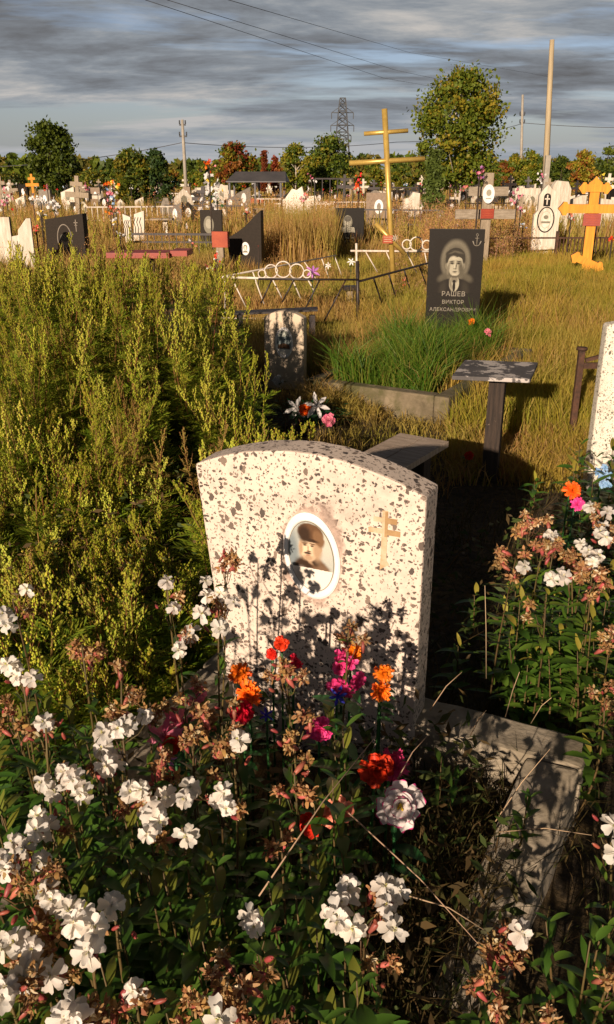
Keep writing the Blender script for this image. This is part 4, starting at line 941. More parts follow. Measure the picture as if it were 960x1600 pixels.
for i in range(190):
    x = random.uniform(-60, 690); y = random.uniform(1090, 1640)
    z = random.uniform(.36, .60)
    if x > 560 and y < 1330: continue
    if 430 < x and y > 1330 and random.random() < .55: continue
    if x > 600: continue
    t_ = hp(x, y, z)
    if t_.y > 1.92 or t_.y < .35: continue
    lw = ('at the bottom left corner' if x < 200 and y > 1400 else 'along the bottom edge left of centre' if y > 1400 and x < 420 else 'under the round white flower head' if y > 1330 and x >= 420 else 'below the pink and red paper flowers' if x > 380 else 'at the left edge under the white blooms' if x < 130 else 'among the white blooms left of the headstone'); leafy(t_, 4000 + i, 'dark green lance-leaved shoot without flowers, ' + lw, 'leafy shoots ' + lw); k += 1
# unseen shoots added around the viewer to keep the low sun off the bed
for i in range(26):
    leafy(Vector((random.uniform(-1.0, .45), random.uniform(-.35, .5), random.uniform(.50, .62))), 4600 + i, 'unseen dark green lance-leaved shoot around the viewer, added to shade the bed', 'unseen shoots added for shade')
# distinct leaf sprigs seen alone
for x, y, z, lab in ((470, 1400, .55, 'broad-leaved green shoot in the dark right of the round white bloom'), (545, 1550, .52, 'pair-leaved green shoot at the bottom below the round white flower head'), (860, 1440, .38, 'green shoot with a yellow leaf tip beside the concrete kerb'),
                     (695, 1180, .28, 'serrated green plant at the right foot of the terrazzo headstone'), (715, 1215, .22, 'light green leafy sprout by the corner of the kerb'), (830, 1245, .28, 'ivy-like sprout growing over the kerb corner'), (950, 1445, .52, 'yellow-green leaves poking in at the lower right edge'), (930, 1470, .5, 'small yellowing shoot at the lower right edge')):
    leafy(hp(x, y, z), 4700 + x, lab, None, L_leafr, .07, 7)

# ================================================================== RIGHT HAND BED
rg = 'soapwort stems on the right-hand grave'
rb = [(832, 806, .80, 0, 7, 0, [], 'a single round tan withered head, tallest of the right bed'), (848, 850, .76, 0, 4, 0, [], 'a narrow tan withered head below the tallest one'),
      (806, 868, .74, 0, 6, 1, [(820, 886)], 'tan withered blooms and one white bloom, leftmost of the right bed'), (866, 845, .76, 0, 2, 0, [(862, 838), (870, 846)], 'a neat pair of white blooms in the right bed'),
      (893, 868, .75, 0, 9, 1, [(862, 905), (880, 900)], 'big tan withered mass over two white blooms'), (915, 860, .76, 0, 3, 0, [(908, 850), (918, 862), (926, 878), (934, 868)], 'white blooms crowded right of the tan mass'),
      (925, 895, .74, 0, 7, 1, [], 'tan ragged head under the crowded white blooms'), (942, 828, .78, 0, 2, 1, [(940, 822), (945, 840), (938, 832)], 'white blooms near the right edge above the tan mass'),
      (945, 795, .80, 0, 4, 0, [(922, 792), (950, 800)], 'white and tan blooms at the right edge'), (955, 985, .66, 0, 4, 0, [], 'small orange-tan head low at the right edge'), (853, 938, .66, 0, 2, 0, [], 'tiny tan bud head low in the green leaves'),
      (945, 1085, .55, 0, 4, 1, [], 'orange withered head low at the right edge near the ground')]
for i, (x, y, z, nw, nd, nb, ws, lab) in enumerate(rb):
    z -= .15
    soapwort(hp(x, y + 6, z), 0, nd, nb, 'soapwort stem with ' + lab, rg, 1500 + i, spread=.048, whites=[hp(a, b, z + .01) for a, b in ws] or None, leafmat_=L_leafr, leaves=13, leaflen=.10, size=1.12)
for i in range(80):
    x = random.uniform(790, 1010); y = random.uniform(890, 1090); z = random.uniform(.30, .52)
    q = hp(x, y, z)
    if q.y < 2.0: continue
    leafy(q, 5000 + i, 'sunlit green lance-leaved shoot on the right-hand grave', 'green shoots on the right-hand grave', L_leafr, .095, 8)
for i in range(16):
    x = random.uniform(885, 990); y = random.uniform(690, 800)
    leafy(P(x, y, random.uniform(3.0, 3.9)), 5100 + i, 'light green bushy shoot at the foot of the right-edge headstone', 'bushy shoots before the right-edge headstone', L_leafr, .10, 9)
for x, y, Y_, lab in ((838, 752, 3.9, 'small green shoot standing alone in the shade by the table post'), (720, 1010, 2.3, 'dim sprig with spotted leaves in the shade beside the headstone'), (745, 930, 2.6, 'dark leafy shoot deep in the headstone shadow')):
    leafy(P(x, y, Y_), 5200 + x, lab, None, L_leafr, .09, 8)

# ================================================================== ARTIFICIAL FLOWERS
def fmat(n, cols, tr=.2): return leafmat(n, cols, tr, .5, .3)
F_orange = fmat('orange_cloth', [(.88, .15, .008), (.92, .24, .012), (.80, .09, .008)]); F_red = fmat('red_cloth', [(.75, .02, .012), (.85, .04, .02), (.62, .012, .01)])
F_mag = fmat('magenta_cloth', [(.75, .04, .20), (.85, .09, .30), (.62, .03, .15)]); F_pink = fmat('pink_cloth', [(.70, .16, .26), (.78, .30, .36), (.62, .10, .2)])
F_salmon = fmat('salmon_cloth', [(.78, .30, .20), (.70, .20, .13)]); F_blue = fmat('blue_cloth', [(.03, .03, .35), (.06, .04, .42)]); F_wp = fmat('white_cloth', [(.80, .72, .68), (.85, .78, .74)])
F_purple = fmat('purple_cloth', [(.42, .15, .45), (.52, .22, .5)]); F_leaf = fmat('plastic_leaf', [(.02, .09, .02), (.03, .13, .03)]); F_yel = fmat('yellow_cloth', [(.85, .60, .05), (.9, .7, .1)]); F_wh = fmat('white_plastic', [(.82, .8, .76), (.75, .72, .68)])
F_lb = fmat('light_blue_cloth', [(.25, .45, .7), (.35, .5, .75)])
def bloom(kind, r, m1, m2=None, seed=0):
    rr = random.Random(seed); mb = MB(); m2 = m2 or m1
    if kind == 'peony':
        for L_, n, tilt in ((1, 9, 8), (.86, 8, 28), (.7, 7, 45), (.5, 6, 62), (.34, 5, 76)): rosette(mb, n, r * L_, r * .62 * L_ + r * .1, R(tilt), .35, .10, .3, 0, .25, r * .1 * (1 - L_), .05, rnd=rr, base=.3)
    elif kind == 'marigold':
        for L_, n, tilt in ((1, 16, 5), (.88, 15, 25), (.74, 13, 42), (.58, 11, 58), (.4, 8, 72)): rosette(mb, n, r * L_, r * .30, R(tilt), .3, .15, .35, 0, .2, r * .1 * (1 - L_), .03, rnd=rr, base=.35, rows=3)
    elif kind == 'carnation':
        for L_, n, tilt in ((1, 9, 5), (.8, 8, 30), (.6, 6, 50)):
            rosette(mb, n, r * L_, r * .62, R(tilt), .4, .14, .25, 0, .2, r * .1 * (1 - L_), .05, rows=8, rnd=rr, base=.3, rim=1)
        for k in range(6): mb.tube([(0, 0, 0), (rr.uniform(-.12, .12) * r, rr.uniform(-.12, .12) * r, r * .35)], r * .04, 4, 2)
    elif kind == 'cluster':
        for q in range(11):
            c = Vector((rr.uniform(-1, 1), rr.uniform(-1, 1), 0)); 
            if c.length > 1: c.normalize()
            c = c * r * .72 + Vector((0, 0, (1 - c.length) * r * .5))
            sub = MB(); rosette(sub, 6, r * .36, r * .25, R(25), .5, .15, .2, 0, .3, 0, .05, rnd=rr); rosette(sub, 4, r * .24, r * .2, R(55), .3, .15, .2, 0, .3, 0, .05, rnd=rr)
            mt = Matrix.Translation(c) @ Euler((rr.uniform(-.7, .7), rr.uniform(-.7, .7), rr.uniform(0, 6))).to_matrix().to_4x4()
            mb.add([mt @ Vector(v) for v in sub.v], sub.f, 0, True)
    elif kind == 'lily':
        rosette(mb, 6, r, r * .38, R(25), .9, -.15, .35, 0, .1, 0, .02, rnd=rr, base=.25); rosette(mb, 3, r * .5, r * .2, R(60), .3, 0, .3, 1, .2, 0, .02, rnd=rr)
    return mb.data('bloom', [m1, m2, F_yel])
def fake(kind, x, y, Y_, rpx, m1, label, m2=None, d=(0, -1, .45), leaves=2, name='artificial_flower', group=None):
    if Y_ < 2: Y_ -= .16; rpx *= 1.12
    c = P(x, y, Y_); r = wpx(rpx, Y_, c.z); rr = random.Random(int(x * 7 + y))
    t = thing(name, label, 'artificial flower', (c.x, c.y + .03, 0), 0, group)
    L = Vector((0, -.03, c.z)); o = link('bloom', bloom(kind, r, m1, m2, int(x + y)), t); o.location = L; orient(o, Vector(d).normalized(), rr=rr)
    mb = MB(); mb.tube([(0, .02, 0), (0, .02, c.z * .6), (0, .0, c.z - r * .3)], .0028 + r * .02, 5); mb.build('stem', F_leaf, t)
    if leaves:
        ml = MB()
        for q in range(leaves * 2):
            a = rr.uniform(0, 6.28); leaf(ml, Vector((0, .01, c.z * rr.uniform(.5, .9))), Vector((math.cos(a), math.sin(a), .3)), Vector((0, 0, 1)), r * 1.7, r * .7, .4)
        ml.build('leaves', F_leaf, t)
    return t
FK = 'artificial_flower'
for a in (('marigold', 375, 1052, 1.80, 19, F_orange, 'orange artificial marigold, upper of two against the lower left of the headstone'),
          ('marigold', 388, 1085, 1.76, 21, F_orange, 'orange artificial marigold just above the red one, left of the tan crumpled blooms'),
          ('peony', 378, 1112, 1.72, 19, F_red, 'deep red artificial peony under the two orange marigolds'),
          ('marigold', 550, 1019, 1.88, 17, F_orange, 'flat orange artificial flower above the magenta cluster'),
          ('marigold', 600, 1052, 1.86, 16, F_orange, 'orange artificial marigold at the right of the magenta cluster, upper one'),
          ('marigold', 596, 1080, 1.84, 17, F_orange, 'orange artificial marigold hanging lower right of the magenta cluster'),
          ('cluster', 536, 1052, 1.84, 36, F_mag, 'magenta artificial azalea cluster in front of the headstone'),
          ('peony', 440, 1006, 1.84, 12, F_red, 'small red artificial flower high against the headstone'),
          ('peony', 425, 1022, 1.82, 9, F_red, 'tiny red artificial bud left of the small red flower'),
          ('cluster', 458, 1042, 1.83, 18, F_red, 'dark red artificial cluster behind tan crumpled blooms'),
          ('lily', 528, 1087, 1.80, 14, F_blue, 'blue artificial cornflower below the magenta cluster'),
          ('lily', 416, 1117, 1.74, 10, F_blue, 'small blue artificial flower in the shade of the leaves'),
          ('peony', 500, 1140, 1.72, 20, F_mag, 'crimson artificial peony half hidden by a long green leaf'),
          ('peony', 588, 1202, 1.58, 26, F_red, 'scarlet artificial peony left of the magenta one by the headstone foot'),
          ('marigold', 612, 1196, 1.62, 26, F_mag, 'magenta artificial dahlia above the white pink-edged carnation'),
          ('peony', 524, 1266, 1.46, 26, F_salmon, 'salmon artificial peony low in front of the headstone'),
          ('peony', 484, 1288, 1.42, 20, F_red, 'dim red artificial peony left of the salmon one'),
          ('lily', 283, 1128, 1.62, 32, F_pink, 'pink artificial lily among withered brown blooms'),
          ('lily', 256, 1150, 1.58, 26, F_pink, 'pale pink artificial lily lower left of the other lily'),
          ('peony', 268, 1166, 1.56, 16, F_red, 'bright red artificial flower under the pale pink lily'),
          ('lily', 262, 1186, 1.53, 13, F_purple, 'small purple artificial flower under the red one'),
          ('peony', 308, 1085, 1.72, 14, F_pink, 'white and pink artificial rosebud above the brown blooms'),
          ('marigold', 895, 766, 3.0, 17, F_orange, 'orange-red artificial flower before the right-edge headstone'),
          ('marigold', 903, 788, 2.9, 13, F_mag, 'pink artificial flower just below the orange-red one at right'),
          ('cluster', 945, 745, 3.2, 20, F_lb, 'pale blue and white artificial cluster at the right edge'),
          ('cluster', 762, 520, 7.2, 8, F_pink, 'pink artificial rose at the foot of the black etched headstone'),
          ('peony', 737, 503, 7.3, 6, F_orange, 'small orange-red flower in the grass before the black etched headstone'),
          ('lily', 489, 425, 9.9, 11, F_purple, 'violet artificial flower behind the white ring fence'),
          ('lily', 513, 415, 12, 5, F_wh, 'small white flower right of the violet one behind the fence'),
          ('lily', 549, 409, 12, 6, F_wh, 'white flower beside the tall black fence post'),
          ('peony', 733, 712, 4.6, 8, F_red, 'dark red flower lying in shaded grass left of the table post'),
          ('lily', 463, 638, 5.45, 18, F_wh, 'white artificial lily at the left of the small headstone bouquet'),
          ('peony', 477, 640, 5.4, 11, F_orange, 'red-orange artificial flower in the middle of the small headstone bouquet'),
          ('lily', 495, 634, 5.4, 21, F_wh, 'larger white artificial lily right in the small headstone bouquet'),
          ('peony', 514, 657, 5.3, 12, F_pink, 'rose pink artificial flower at the right of the small headstone bouquet'),
          ('cluster', 436, 596, 6.6, 11, F_wh, 'dusty white posy directly under the small headstone portrait')):
    fake(*a)
fake('carnation', 624, 1258, 1.50, 38, F_wp, 'white artificial carnation with pink petal edges, largest near the headstone foot', F_mag, d=(.1, -1, .5))
# dark evergreen wreath basket under that bouquet
c = P(485, 668, 5.6)
o = thing('wreath', 'dark green artificial wreath lying before the small beige headstone', 'wreath', (c.x, c.y, 0))
m = MB(); rr = random.Random(5)
for q in range(420):
    a = rr.uniform(0, 6.28); r_ = rr.uniform(0, .24); b0 = Vector((r_ * math.cos(a) * 1.1, r_ * math.sin(a) * .7, rr.uniform(.02, .16)))
    leaf(m, b0, Vector((math.cos(a), math.sin(a), rr.uniform(-.1, .9))), Vector((0, 0, 1)), .06, .014, .3, .2, 0, 3)
m.build('greenery', F_leaf, o); m = MB(); m.tube([(0, 0, 0), (0, 0, .05)], [.22, .18], 14); m.build('base', M_darkwood, o)

# ================================================================== WORMWOOD THICKET
def wormwood_meshes(seed, hh):
    rr = random.Random(seed); st, lf, spk = MB(), MB(), MB()
    def bead(q, r_):
        spk.add([q + Vector((r_, 0, 0)), q + Vector((-r_ * .5, r_ * .87, 0)), q + Vector((-r_ * .5, -r_ * .87, 0)), q + Vector((0, 0, r_ * 1.7)), q - Vector((0, 0, r_ * 1.3))], [(0, 1, 3), (1, 2, 3), (2, 0, 3), (1, 0, 4), (2, 1, 4), (0, 2, 4)], 0)
    for s in range(4):
        a = rr.uniform(0, 6.28); b0 = Vector((math.cos(a), math.sin(a), 0)) * rr.uniform(.0, .05); ln = Vector((rr.gauss(0, .14), rr.gauss(0, .14), 1)) * rr.uniform(.72, 1.0) * hh
        bow = Vector((rr.uniform(-.07, .07), rr.uniform(-.07, .07), 0)) * hh
        pt = lambda t: b0 + ln * t + bow * math.sin(math.pi * t)
        st.tube([pt(i / 6) for i in range(7)], [.0050 - .0006 * i for i in range(7)], 4)
        nl = int(20 + 16 * hh); tl = max(.5, 1 - .34 / hh)
        for i in range(nl):   # finely cut leaves
            t = .10 + (tl - .0) * i / nl; a = i * 2.4 + rr.uniform(-.4, .4); d = Vector((math.cos(a), math.sin(a), rr.uniform(.0, .8))).normalized(); o = pt(t)
            L_ = rr.uniform(.08, .15) * (1.25 - .6 * t); side = d.cross(Vector((0, 0, 1))).normalized(); up = side.cross(d)
            for k in range(6):
                q = .25 + .75 * k / 6; pp_ = o + d * L_ * q - Vector((0, 0, .25 * L_ * q * q))
                for sg in (-1, 1):
                    dd = (d * .75 + side * sg * .9 + up * rr.uniform(-.15, .3)).normalized(); l2 = L_ * .44 * (1 - .55 * abs(q - .45)); w2 = .0036
                    e = pp_ + dd * l2; mid_ = pp_ + dd * l2 * .6; nrm = dd.cross(up).normalized() * w2
                    lf.add([pp_, mid_ + nrm, e, mid_ - nrm], [(0, 1, 2, 3)], 0)
            e = o + d * L_ - Vector((0, 0, .25 * L_)); nrm = side * .0022; lf.add([o, (o + e) / 2 + nrm, e, (o + e) / 2 - nrm], [(0, 1, 2, 3)], 0)
        nb = int(8 + 8 * hh)
        for i in range(nb):   # upright seed-bearing side sprays
            t = tl + (.97 - tl) * i / nb; a = i * 2.4 + rr.uniform(-.4, .4); L_ = rr.uniform(.06, .15) * (1 - .55 * i / nb); d = Vector((math.cos(a) * .38, math.sin(a) * .38, 1)).normalized(); o = pt(t)
            st.tube([o, o + d * L_], [.0012, .0007], 3, cap=False)
            for k in range(int(L_ / .0125)):
                bead(o + d * (.012 + .0095 * k) + Vector((rr.uniform(-.005, .005), rr.uniform(-.005, .005), 0)), rr.uniform(.0030, .0048))
                if k % 3 == 0:
                    a2 = rr.uniform(0, 6.28); dd = Vector((math.cos(a2), math.sin(a2), 1.1)).normalized(); p0 = o + d * (.012 + .0095 * k); e = p0 + dd * .024; nrm = dd.cross(Vector((0, 0, 1))).normalized() * .0026
                    lf.add([p0, (p0 + e) / 2 + nrm, e, (p0 + e) / 2 - nrm], [(0, 1, 2, 3)], 0)
        for k in range(16): bead(pt(1 - .13 * (1 - k / 16)) + Vector((rr.uniform(-.005, .005), rr.uniform(-.005, .005), 0)), .0046)
    return st.data('stem', L_wormstem), lf.data('feathery_leaves', L_worm), spk.data('seed_spikes', L_spike)
HC = [.45, .62, .80, 1.0, 1.2]
wm = {h: [wormwood_meshes(600 + int(h * 100) + k, h) for k in range(3)] for h in HC}
L_ws2 = leafmat('dry_wormwood_stem', [(.22, .07, .03), (.30, .13, .05)], .1, .7); L_wd = leafmat('dry_wormwood_leaf', [(.30, .19, .05), (.38, .28, .06), (.26, .14, .04), (.32, .30, .05)], .25, .7)
def dryset(tr):
    o_ = []
    for me, m_ in zip(tr, (L_ws2, L_wd, L_wd)): q_ = me.copy(); q_.materials.clear(); q_.materials.append(m_); o_.append(q_)
    return o_
wm_dry = [dryset(wm[.80][0]), dryset(wm[1.0][1])]
def wlabel(px, yt):
    if yt < 470: w = 'wormwood plant along the top of the thicket, before the far graves' + (' at left' if px < 160 else '')
    elif px > 395: w = 'wormwood plant beside the small beige headstone, above the terrazzo headstone'
    elif px < 110: w = 'wormwood plant at the left edge of the thicket, ' + ('just below the crest' if yt < 600 else 'halfway down' if yt < 800 else 'near the white soapwort' if yt < 985 else 'at its foot')
    elif yt > 985: w = 'knee-high green wormwood plant under the tall brown withered soapwort stem'
    elif yt > 800: w = 'low green wormwood plant just behind the white soapwort blooms'
    elif 190 < px < 345 and 540 < yt < 760: w = 'wormwood plant around the dark hollow of the thicket'
    elif px > 300: w = 'wormwood plant at the right flank of the thicket'
    else: w = 'wormwood plant in the middle of the thicket'
    return 'feathery yellow-green ' + w if 'green' not in w else w
nworm = 0
def worm(x, Y, h, rr=random, px=0, yt=0):
    global nworm
    hc = min(HC, key=lambda c: abs(c - h)); lab = wlabel(px, yt)
    t = thing('wormwood_plant', lab, 'wormwood', (x, Y, 0), 0, lab.split(' ', 1)[1] + 's' if False else 'wormwoods: ' + lab)
    for nme, me in zip(('stem', 'feathery_leaves', 'seed_spikes'), wm[hc][nworm % 3]): link(nme, me, t)
    s = h / hc; t.scale = (rr.uniform(.85, 1.2), rr.uniform(.85, 1.2), s); t.rotation_euler = (rr.gauss(0, .07), rr.gauss(0, .07), rr.uniform(0, 6.28)); nworm += 1
rw = random.Random(42)
tries = 0
while nworm < 160 and tries < 4000:
    tries += 1
    yt = rw.uniform(375, 1075); x = rw.uniform(-50, 470)
    f = min((yt - 375) / 640, 1)
    right = 345 if yt < 430 else 385 if yt < 500 else 430 if yt < 620 else 470 if yt < 690 else 330
    if x > right: continue
    if 375 < x and yt < 640: continue
    if x > 330 and yt > 700: continue
    # the shaded hollow in the middle of the thicket stays thin
    if 215 < x < 335 and 545 < yt < 720 and rw.random() < .9: continue
    Y = 6.2 - 3.9 * f ** .62
    q = P(x, yt + rw.uniform(-12, 12), Y)
    if q.z < .3 or q.z > 1.4: q.z = min(max(q.z, .3), 1.35)
    if q.y < 2.35 and q.x > -.42: continue
    if yt > 985: q = Vector((q.x * .95, rw.uniform(1.98, 2.3), rw.uniform(.28, .42)))
    if yt > 985 and x > 230: continue
    worm(q.x, q.y, min(1.25, q.z * (1.03 if x > 300 else rw.choice((.95, 1.1, 1.3, 1.55)))), rw, x, yt)
for i in range(46):   # the crest
    x = rw.uniform(-25, 335); y = rw.uniform(383, 440) + max(0, x - 280) * .6; q = P(x, y, rw.uniform(5.2, 6.6)); worm(q.x, q.y, q.z * 1.12, rw, x, y)
for x, y, Y in ((350, 585, 5.2), (366, 640, 4.4), (430, 672, 3.5), (452, 682, 3.2), (338, 500, 6.0), (342, 540, 5.7), (400, 668, 3.7), (415, 680, 3.4), (385, 690, 3.2), (358, 690, 3.0), (340, 700, 2.8)):
    q = P(x, y, Y); worm(q.x, q.y, q.z * 1.02, rw, x, y)
for i, (x, y, Y) in enumerate(((190, 560, 3.9), (200, 610, 3.5), (60, 480, 4.6), (150, 460, 5.2), (30, 860, 2.5), (250, 470, 5.2), (300, 520, 4.9), (90, 420, 6.0), (330, 640, 3.6))):
    q = P(x, y, Y); t = thing('wormwood_plant', 'dried red-brown wormwood plant standing among the green ones', 'wormwood', (q.x, q.y, 0), 0, 'dried wormwood plants')
    for nme, me in zip(('stem', 'feathery_leaves', 'seed_spikes'), wm_dry[i % 2]): link(nme, me, t)
    t.scale = (.8, .8, q.z / (.8, 1.0)[i % 2]); t.rotation_euler = (rw.gauss(0, .08), rw.gauss(0, .08), i)
# ================================================================== GRASSES
def blades(px0, px1, Y0, Y1, n, h0, h1, w, lean=.3, seed=0, power=1.0, avoid=None, pxw=0):
    """triangle blades on the ground between two image columns and two depths; returns V, T"""
    r = np.random.default_rng(seed)
    Y = Y0 + (Y1 - Y0) * r.random(n) ** power
    px = px0 + (px1 - px0) * r.random(n); d = Y * cp + H * sp
    X = (px - CX) / F * d
    keep = np.ones(n, bool)
    for (ax0, ax1, ay0, ay1, rot, ox_, oy_) in AVOID:
        c, s = math.cos(-rot), math.sin(-rot); dx, dy = X - ox_, Y - oy_; lx, ly = dx * c - dy * s, dx * s + dy * c
        keep &= ~((lx > ax0) & (lx < ax1) & (ly > ay0) & (ly < ay1))
    X, Y = X[keep], Y[keep]; n = len(X)
    # patchiness
    ph = .5 + .25 * (np.sin(X * 3.1 + seed) * np.cos(Y * 2.3 + seed) + np.sin(X * 7.7 + Y * 5.1))
    hh = (h0 + (h1 - h0) * r.random(n)) * (.7 + .5 * ph)
    a = r.random(n) * 6.283; wv = w * (.6 + .8 * r.random(n)) * (1 + pxw * Y)
    la = r.random(n) * 6.283; lm = lean * hh * (.2 + r.random(n))
    ca, sa = np.cos(a) * wv, np.sin(a) * wv; lx, ly = np.cos(la) * lm, np.sin(la) * lm
    V = np.zeros((n, 5, 3)); 
    V[:, 0] = np.stack([X - ca, Y - sa, 0 * X - .01], 1); V[:, 1] = np.stack([X + ca, Y + sa, 0 * X - .01], 1)
    V[:, 2] = np.stack([X - ca * .8 + lx * .3, Y - sa * .8 + ly * .3, hh * .55], 1); V[:, 3] = np.stack([X + ca * .8 + lx * .3, Y + sa * .8 + ly * .3, hh * .55], 1)
    V[:, 4] = np.stack([X + lx, Y + ly, hh * (1 - .18 * (lm / np.maximum(hh, 1e-3)))], 1)
    b = (np.arange(n) * 5)[:, None]
    T = np.concatenate([b + np.array([[0, 1, 3]]), b + np.array([[0, 3, 2]]), b + np.array([[2, 3, 4]])], 0)
    return V.reshape(-1, 3), T
CLEAR = [(518, 576, 20), (574, 614, 26), (628, 658, 24), (440, 494, 21), (732, 800, 15.5), (832, 888, 18.5), (60, 142, 15.5), (308, 350, 19), (188, 226, 20), (800, 836, 17), (12, 52, 14.5)]
def plumes(px0, px1, Y0, Y1, n, h0, h1, size, nf, seed=0, power=1.0, frac=.45):
    """stalk + ragged seed head made of small flecks"""
    V1, T1 = blades(px0, px1, Y0, Y1, n, h0, h1, size * .16, .22, seed, power)
    n = len(V1) // 5; r = np.random.default_rng(seed + 1); v = V1.reshape(n, 5, 3)
    ppx = CX + F * v[:, 0, 0] / (v[:, 0, 1] * cp + H * sp); kp = np.ones(n, bool)
    for (a0, a1, ym) in CLEAR: kp &= ~((ppx > a0) & (ppx < a1) & (v[:, 0, 1] < ym + .1) & (v[:, 4, 2] > .38))
    v = v[kp]; n = len(v); V1 = v.reshape(-1, 3); b_i = (np.arange(n) * 5)[:, None]; T1 = np.concatenate([b_i + np.array([[0, 1, 3]]), b_i + np.array([[0, 3, 2]]), b_i + np.array([[2, 3, 4]])], 0)
    base = v[:, 2:4].mean(1); tip = v[:, 4]
    t = 1 - frac * r.random((n, nf)) * 1.6; t = np.clip(t, .1, 1.05)
    c = base[:, None] + (tip - base)[:, None] * (t[..., None] * 1.9 - .9)
    wid = (1.1 - t) * .10 + .012
    c += r.normal(0, 1, (n, nf, 3)) * np.stack([wid, wid, wid * .4], -1)
    s = size * (.5 + r.random((n, nf, 1)))
    d1 = r.normal(0, 1, (n, nf, 3)); d1[..., 2] = np.abs(d1[..., 2]) + .6; d1 /= np.linalg.norm(d1, axis=-1, keepdims=True)
    d2 = np.cross(d1, r.normal(0, 1, (n, nf, 3))); d2 /= np.linalg.norm(d2, axis=-1, keepdims=True)
    F3 = np.stack([c - d2 * s * .35, c + d2 * s * .35, c + d1 * s * 1.5], 2).reshape(-1, 3)
    T2 = np.arange(len(F3)).reshape(-1, 3)
    return np.concatenate([V1, F3]), np.concatenate([T1, T2 + len(V1)])
def tuft(cx, cy, rot, x0, x1, y0, y1, n, h0, h1, w, seed, lean=.55):
    r = np.random.default_rng(seed); lx = x0 + (x1 - x0) * r.random(n); ly = y0 + (y1 - y0) * r.random(n); c, s = math.cos(rot), math.sin(rot)
    X = cx + lx * c - ly * s; Y = cy + lx * s + ly * c
    hh = (h0 + (h1 - h0) * r.random(n)) * (.75 + .35 * np.sin(lx * 6 + 1) * np.cos(ly * 5)); a = r.random(n) * 6.283; la = r.random(n) * 6.283; lm = lean * hh * (.3 + r.random(n)); wv = w * (.6 + .8 * r.random(n))
    ca, sa = np.cos(a) * wv, np.sin(a) * wv; lx_, ly_ = np.cos(la) * lm, np.sin(la) * lm; V = np.zeros((n, 5, 3)); zb = .02
    V[:, 0] = np.stack([X - ca, Y - sa, 0 * X + zb], 1); V[:, 1] = np.stack([X + ca, Y + sa, 0 * X + zb], 1)
    V[:, 2] = np.stack([X - ca * .85 + lx_ * .35, Y - sa * .85 + ly_ * .35, hh * .62], 1); V[:, 3] = np.stack([X + ca * .85 + lx_ * .35, Y + sa * .85 + ly_ * .35, hh * .62], 1)
    V[:, 4] = np.stack([X + lx_ * 1.15, Y + ly_ * 1.15, hh * (1 - .35 * lm / np.maximum(hh, 1e-3))], 1)
    b = (np.arange(n) * 5)[:, None]; T = np.concatenate([b + np.array([[0, 1, 3]]), b + np.array([[0, 3, 2]]), b + np.array([[2, 3, 4]])], 0)
    return V.reshape(-1, 3), T
def merge(lst):
    V, T, b = [], [], 0
    for v, t in lst: V.append(v); T.append(t + b); b += len(v)
    return np.concatenate(V), np.concatenate(T)
# keep-outs: (x0,x1,y0,y1,rot,ox,oy) in local frames
AVOID = [(-.14, .03, -.03, 2.1, R(-30), .98, 5.62), (-1.2, .03, -.03, .14, R(-30), .98, 5.62),
         (-.42, .4, -.4, .12, A, mid.x, mid.y), (-.6, .5, -.2, .25, math.atan2(a.y - b_.y, a.x - b_.x) if False else 0, -50, 0),
         (-.08, .08, -.06, .06, 0, tb.location.x, tb.location.y), (-.35, .35, -.5, .06, 0, h3.location.x, h3.location.y)]
def stuff(name, lst, mat, label=None):
    V, T = merge(lst); return tag(link(name, tri_mesh(name, V, T, mat)), label, 'grass', kind='stuff')
mead = [blades(700, 1010, 5.3, 9.0, 24000, .08, .34, .0032, .5, 1), blades(560, 1010, 9.0, 16.0, 42000, .16, .42, .005, .45, 2), blades(760, 1000, 10.5, 14.5, 16000, .3, .5, .006, .4, 3),
        blades(820, 1000, 4.3, 5.6, 5000, .05, .20, .003, .7, 4), blades(700, 860, 4.4, 5.6, 1500, .03, .13, .003, .9, 6), blades(700, 960, 16, 24, 14000, .15, .35, .010, .4, 5)]
stuff('meadow_grass', mead, L_mead, 'yellow-green sunlit meadow grass on the right')
dry = [blades(380, 700, 7.0, 10.0, 15000, .12, .34, .0035, .45, 11), blades(330, 700, 10.0, 15.5, 26000, .18, .44, .005, .4, 12), blades(700, 960, 4.4, 6.2, 4500, .04, .20, .003, .8, 13), blades(480, 700, 4.2, 5.9, 1800, .03, .12, .003, 1.0, 130),
       blades(410, 525, 15.0, 20.0, 9000, .6, 1.2, .006, .2, 14), blades(340, 620, 15.5, 24, 9000, .25, .5, .008, .3, 140), blades(-30, 360, 12, 20, 16000, .2, .55, .008, .4, 15), blades(520, 620, 6.3, 7.3, 1800, .15, .40, .003, .5, 16), tuft(.98, 5.62, R(-30), -1.35, -.42, -.28, -.02, 1500, .12, .34, .0024, 160, .8), tuft(.98, 5.62, R(-30), -.45, .1, -.3, -.04, 260, .06, .16, .002, 161, .9), tuft(.98, 5.62, R(-30), .03, .2, -.1, 2.0, 900, .08, .24, .002, 162, .8),
       blades(560, 1000, 6, 12, 9000, .2, .5, .003, .5, 17)]
dry += [blades(-60, 1020, 20, 45, 26000, .3, .95, .014, .3, 18), blades(-80, 1040, 45, 110, 16000, .4, 1.0, .035, .3, 19)]
stuff('dry_grass', dry, L_dry, 'tan dry grass between the graves')
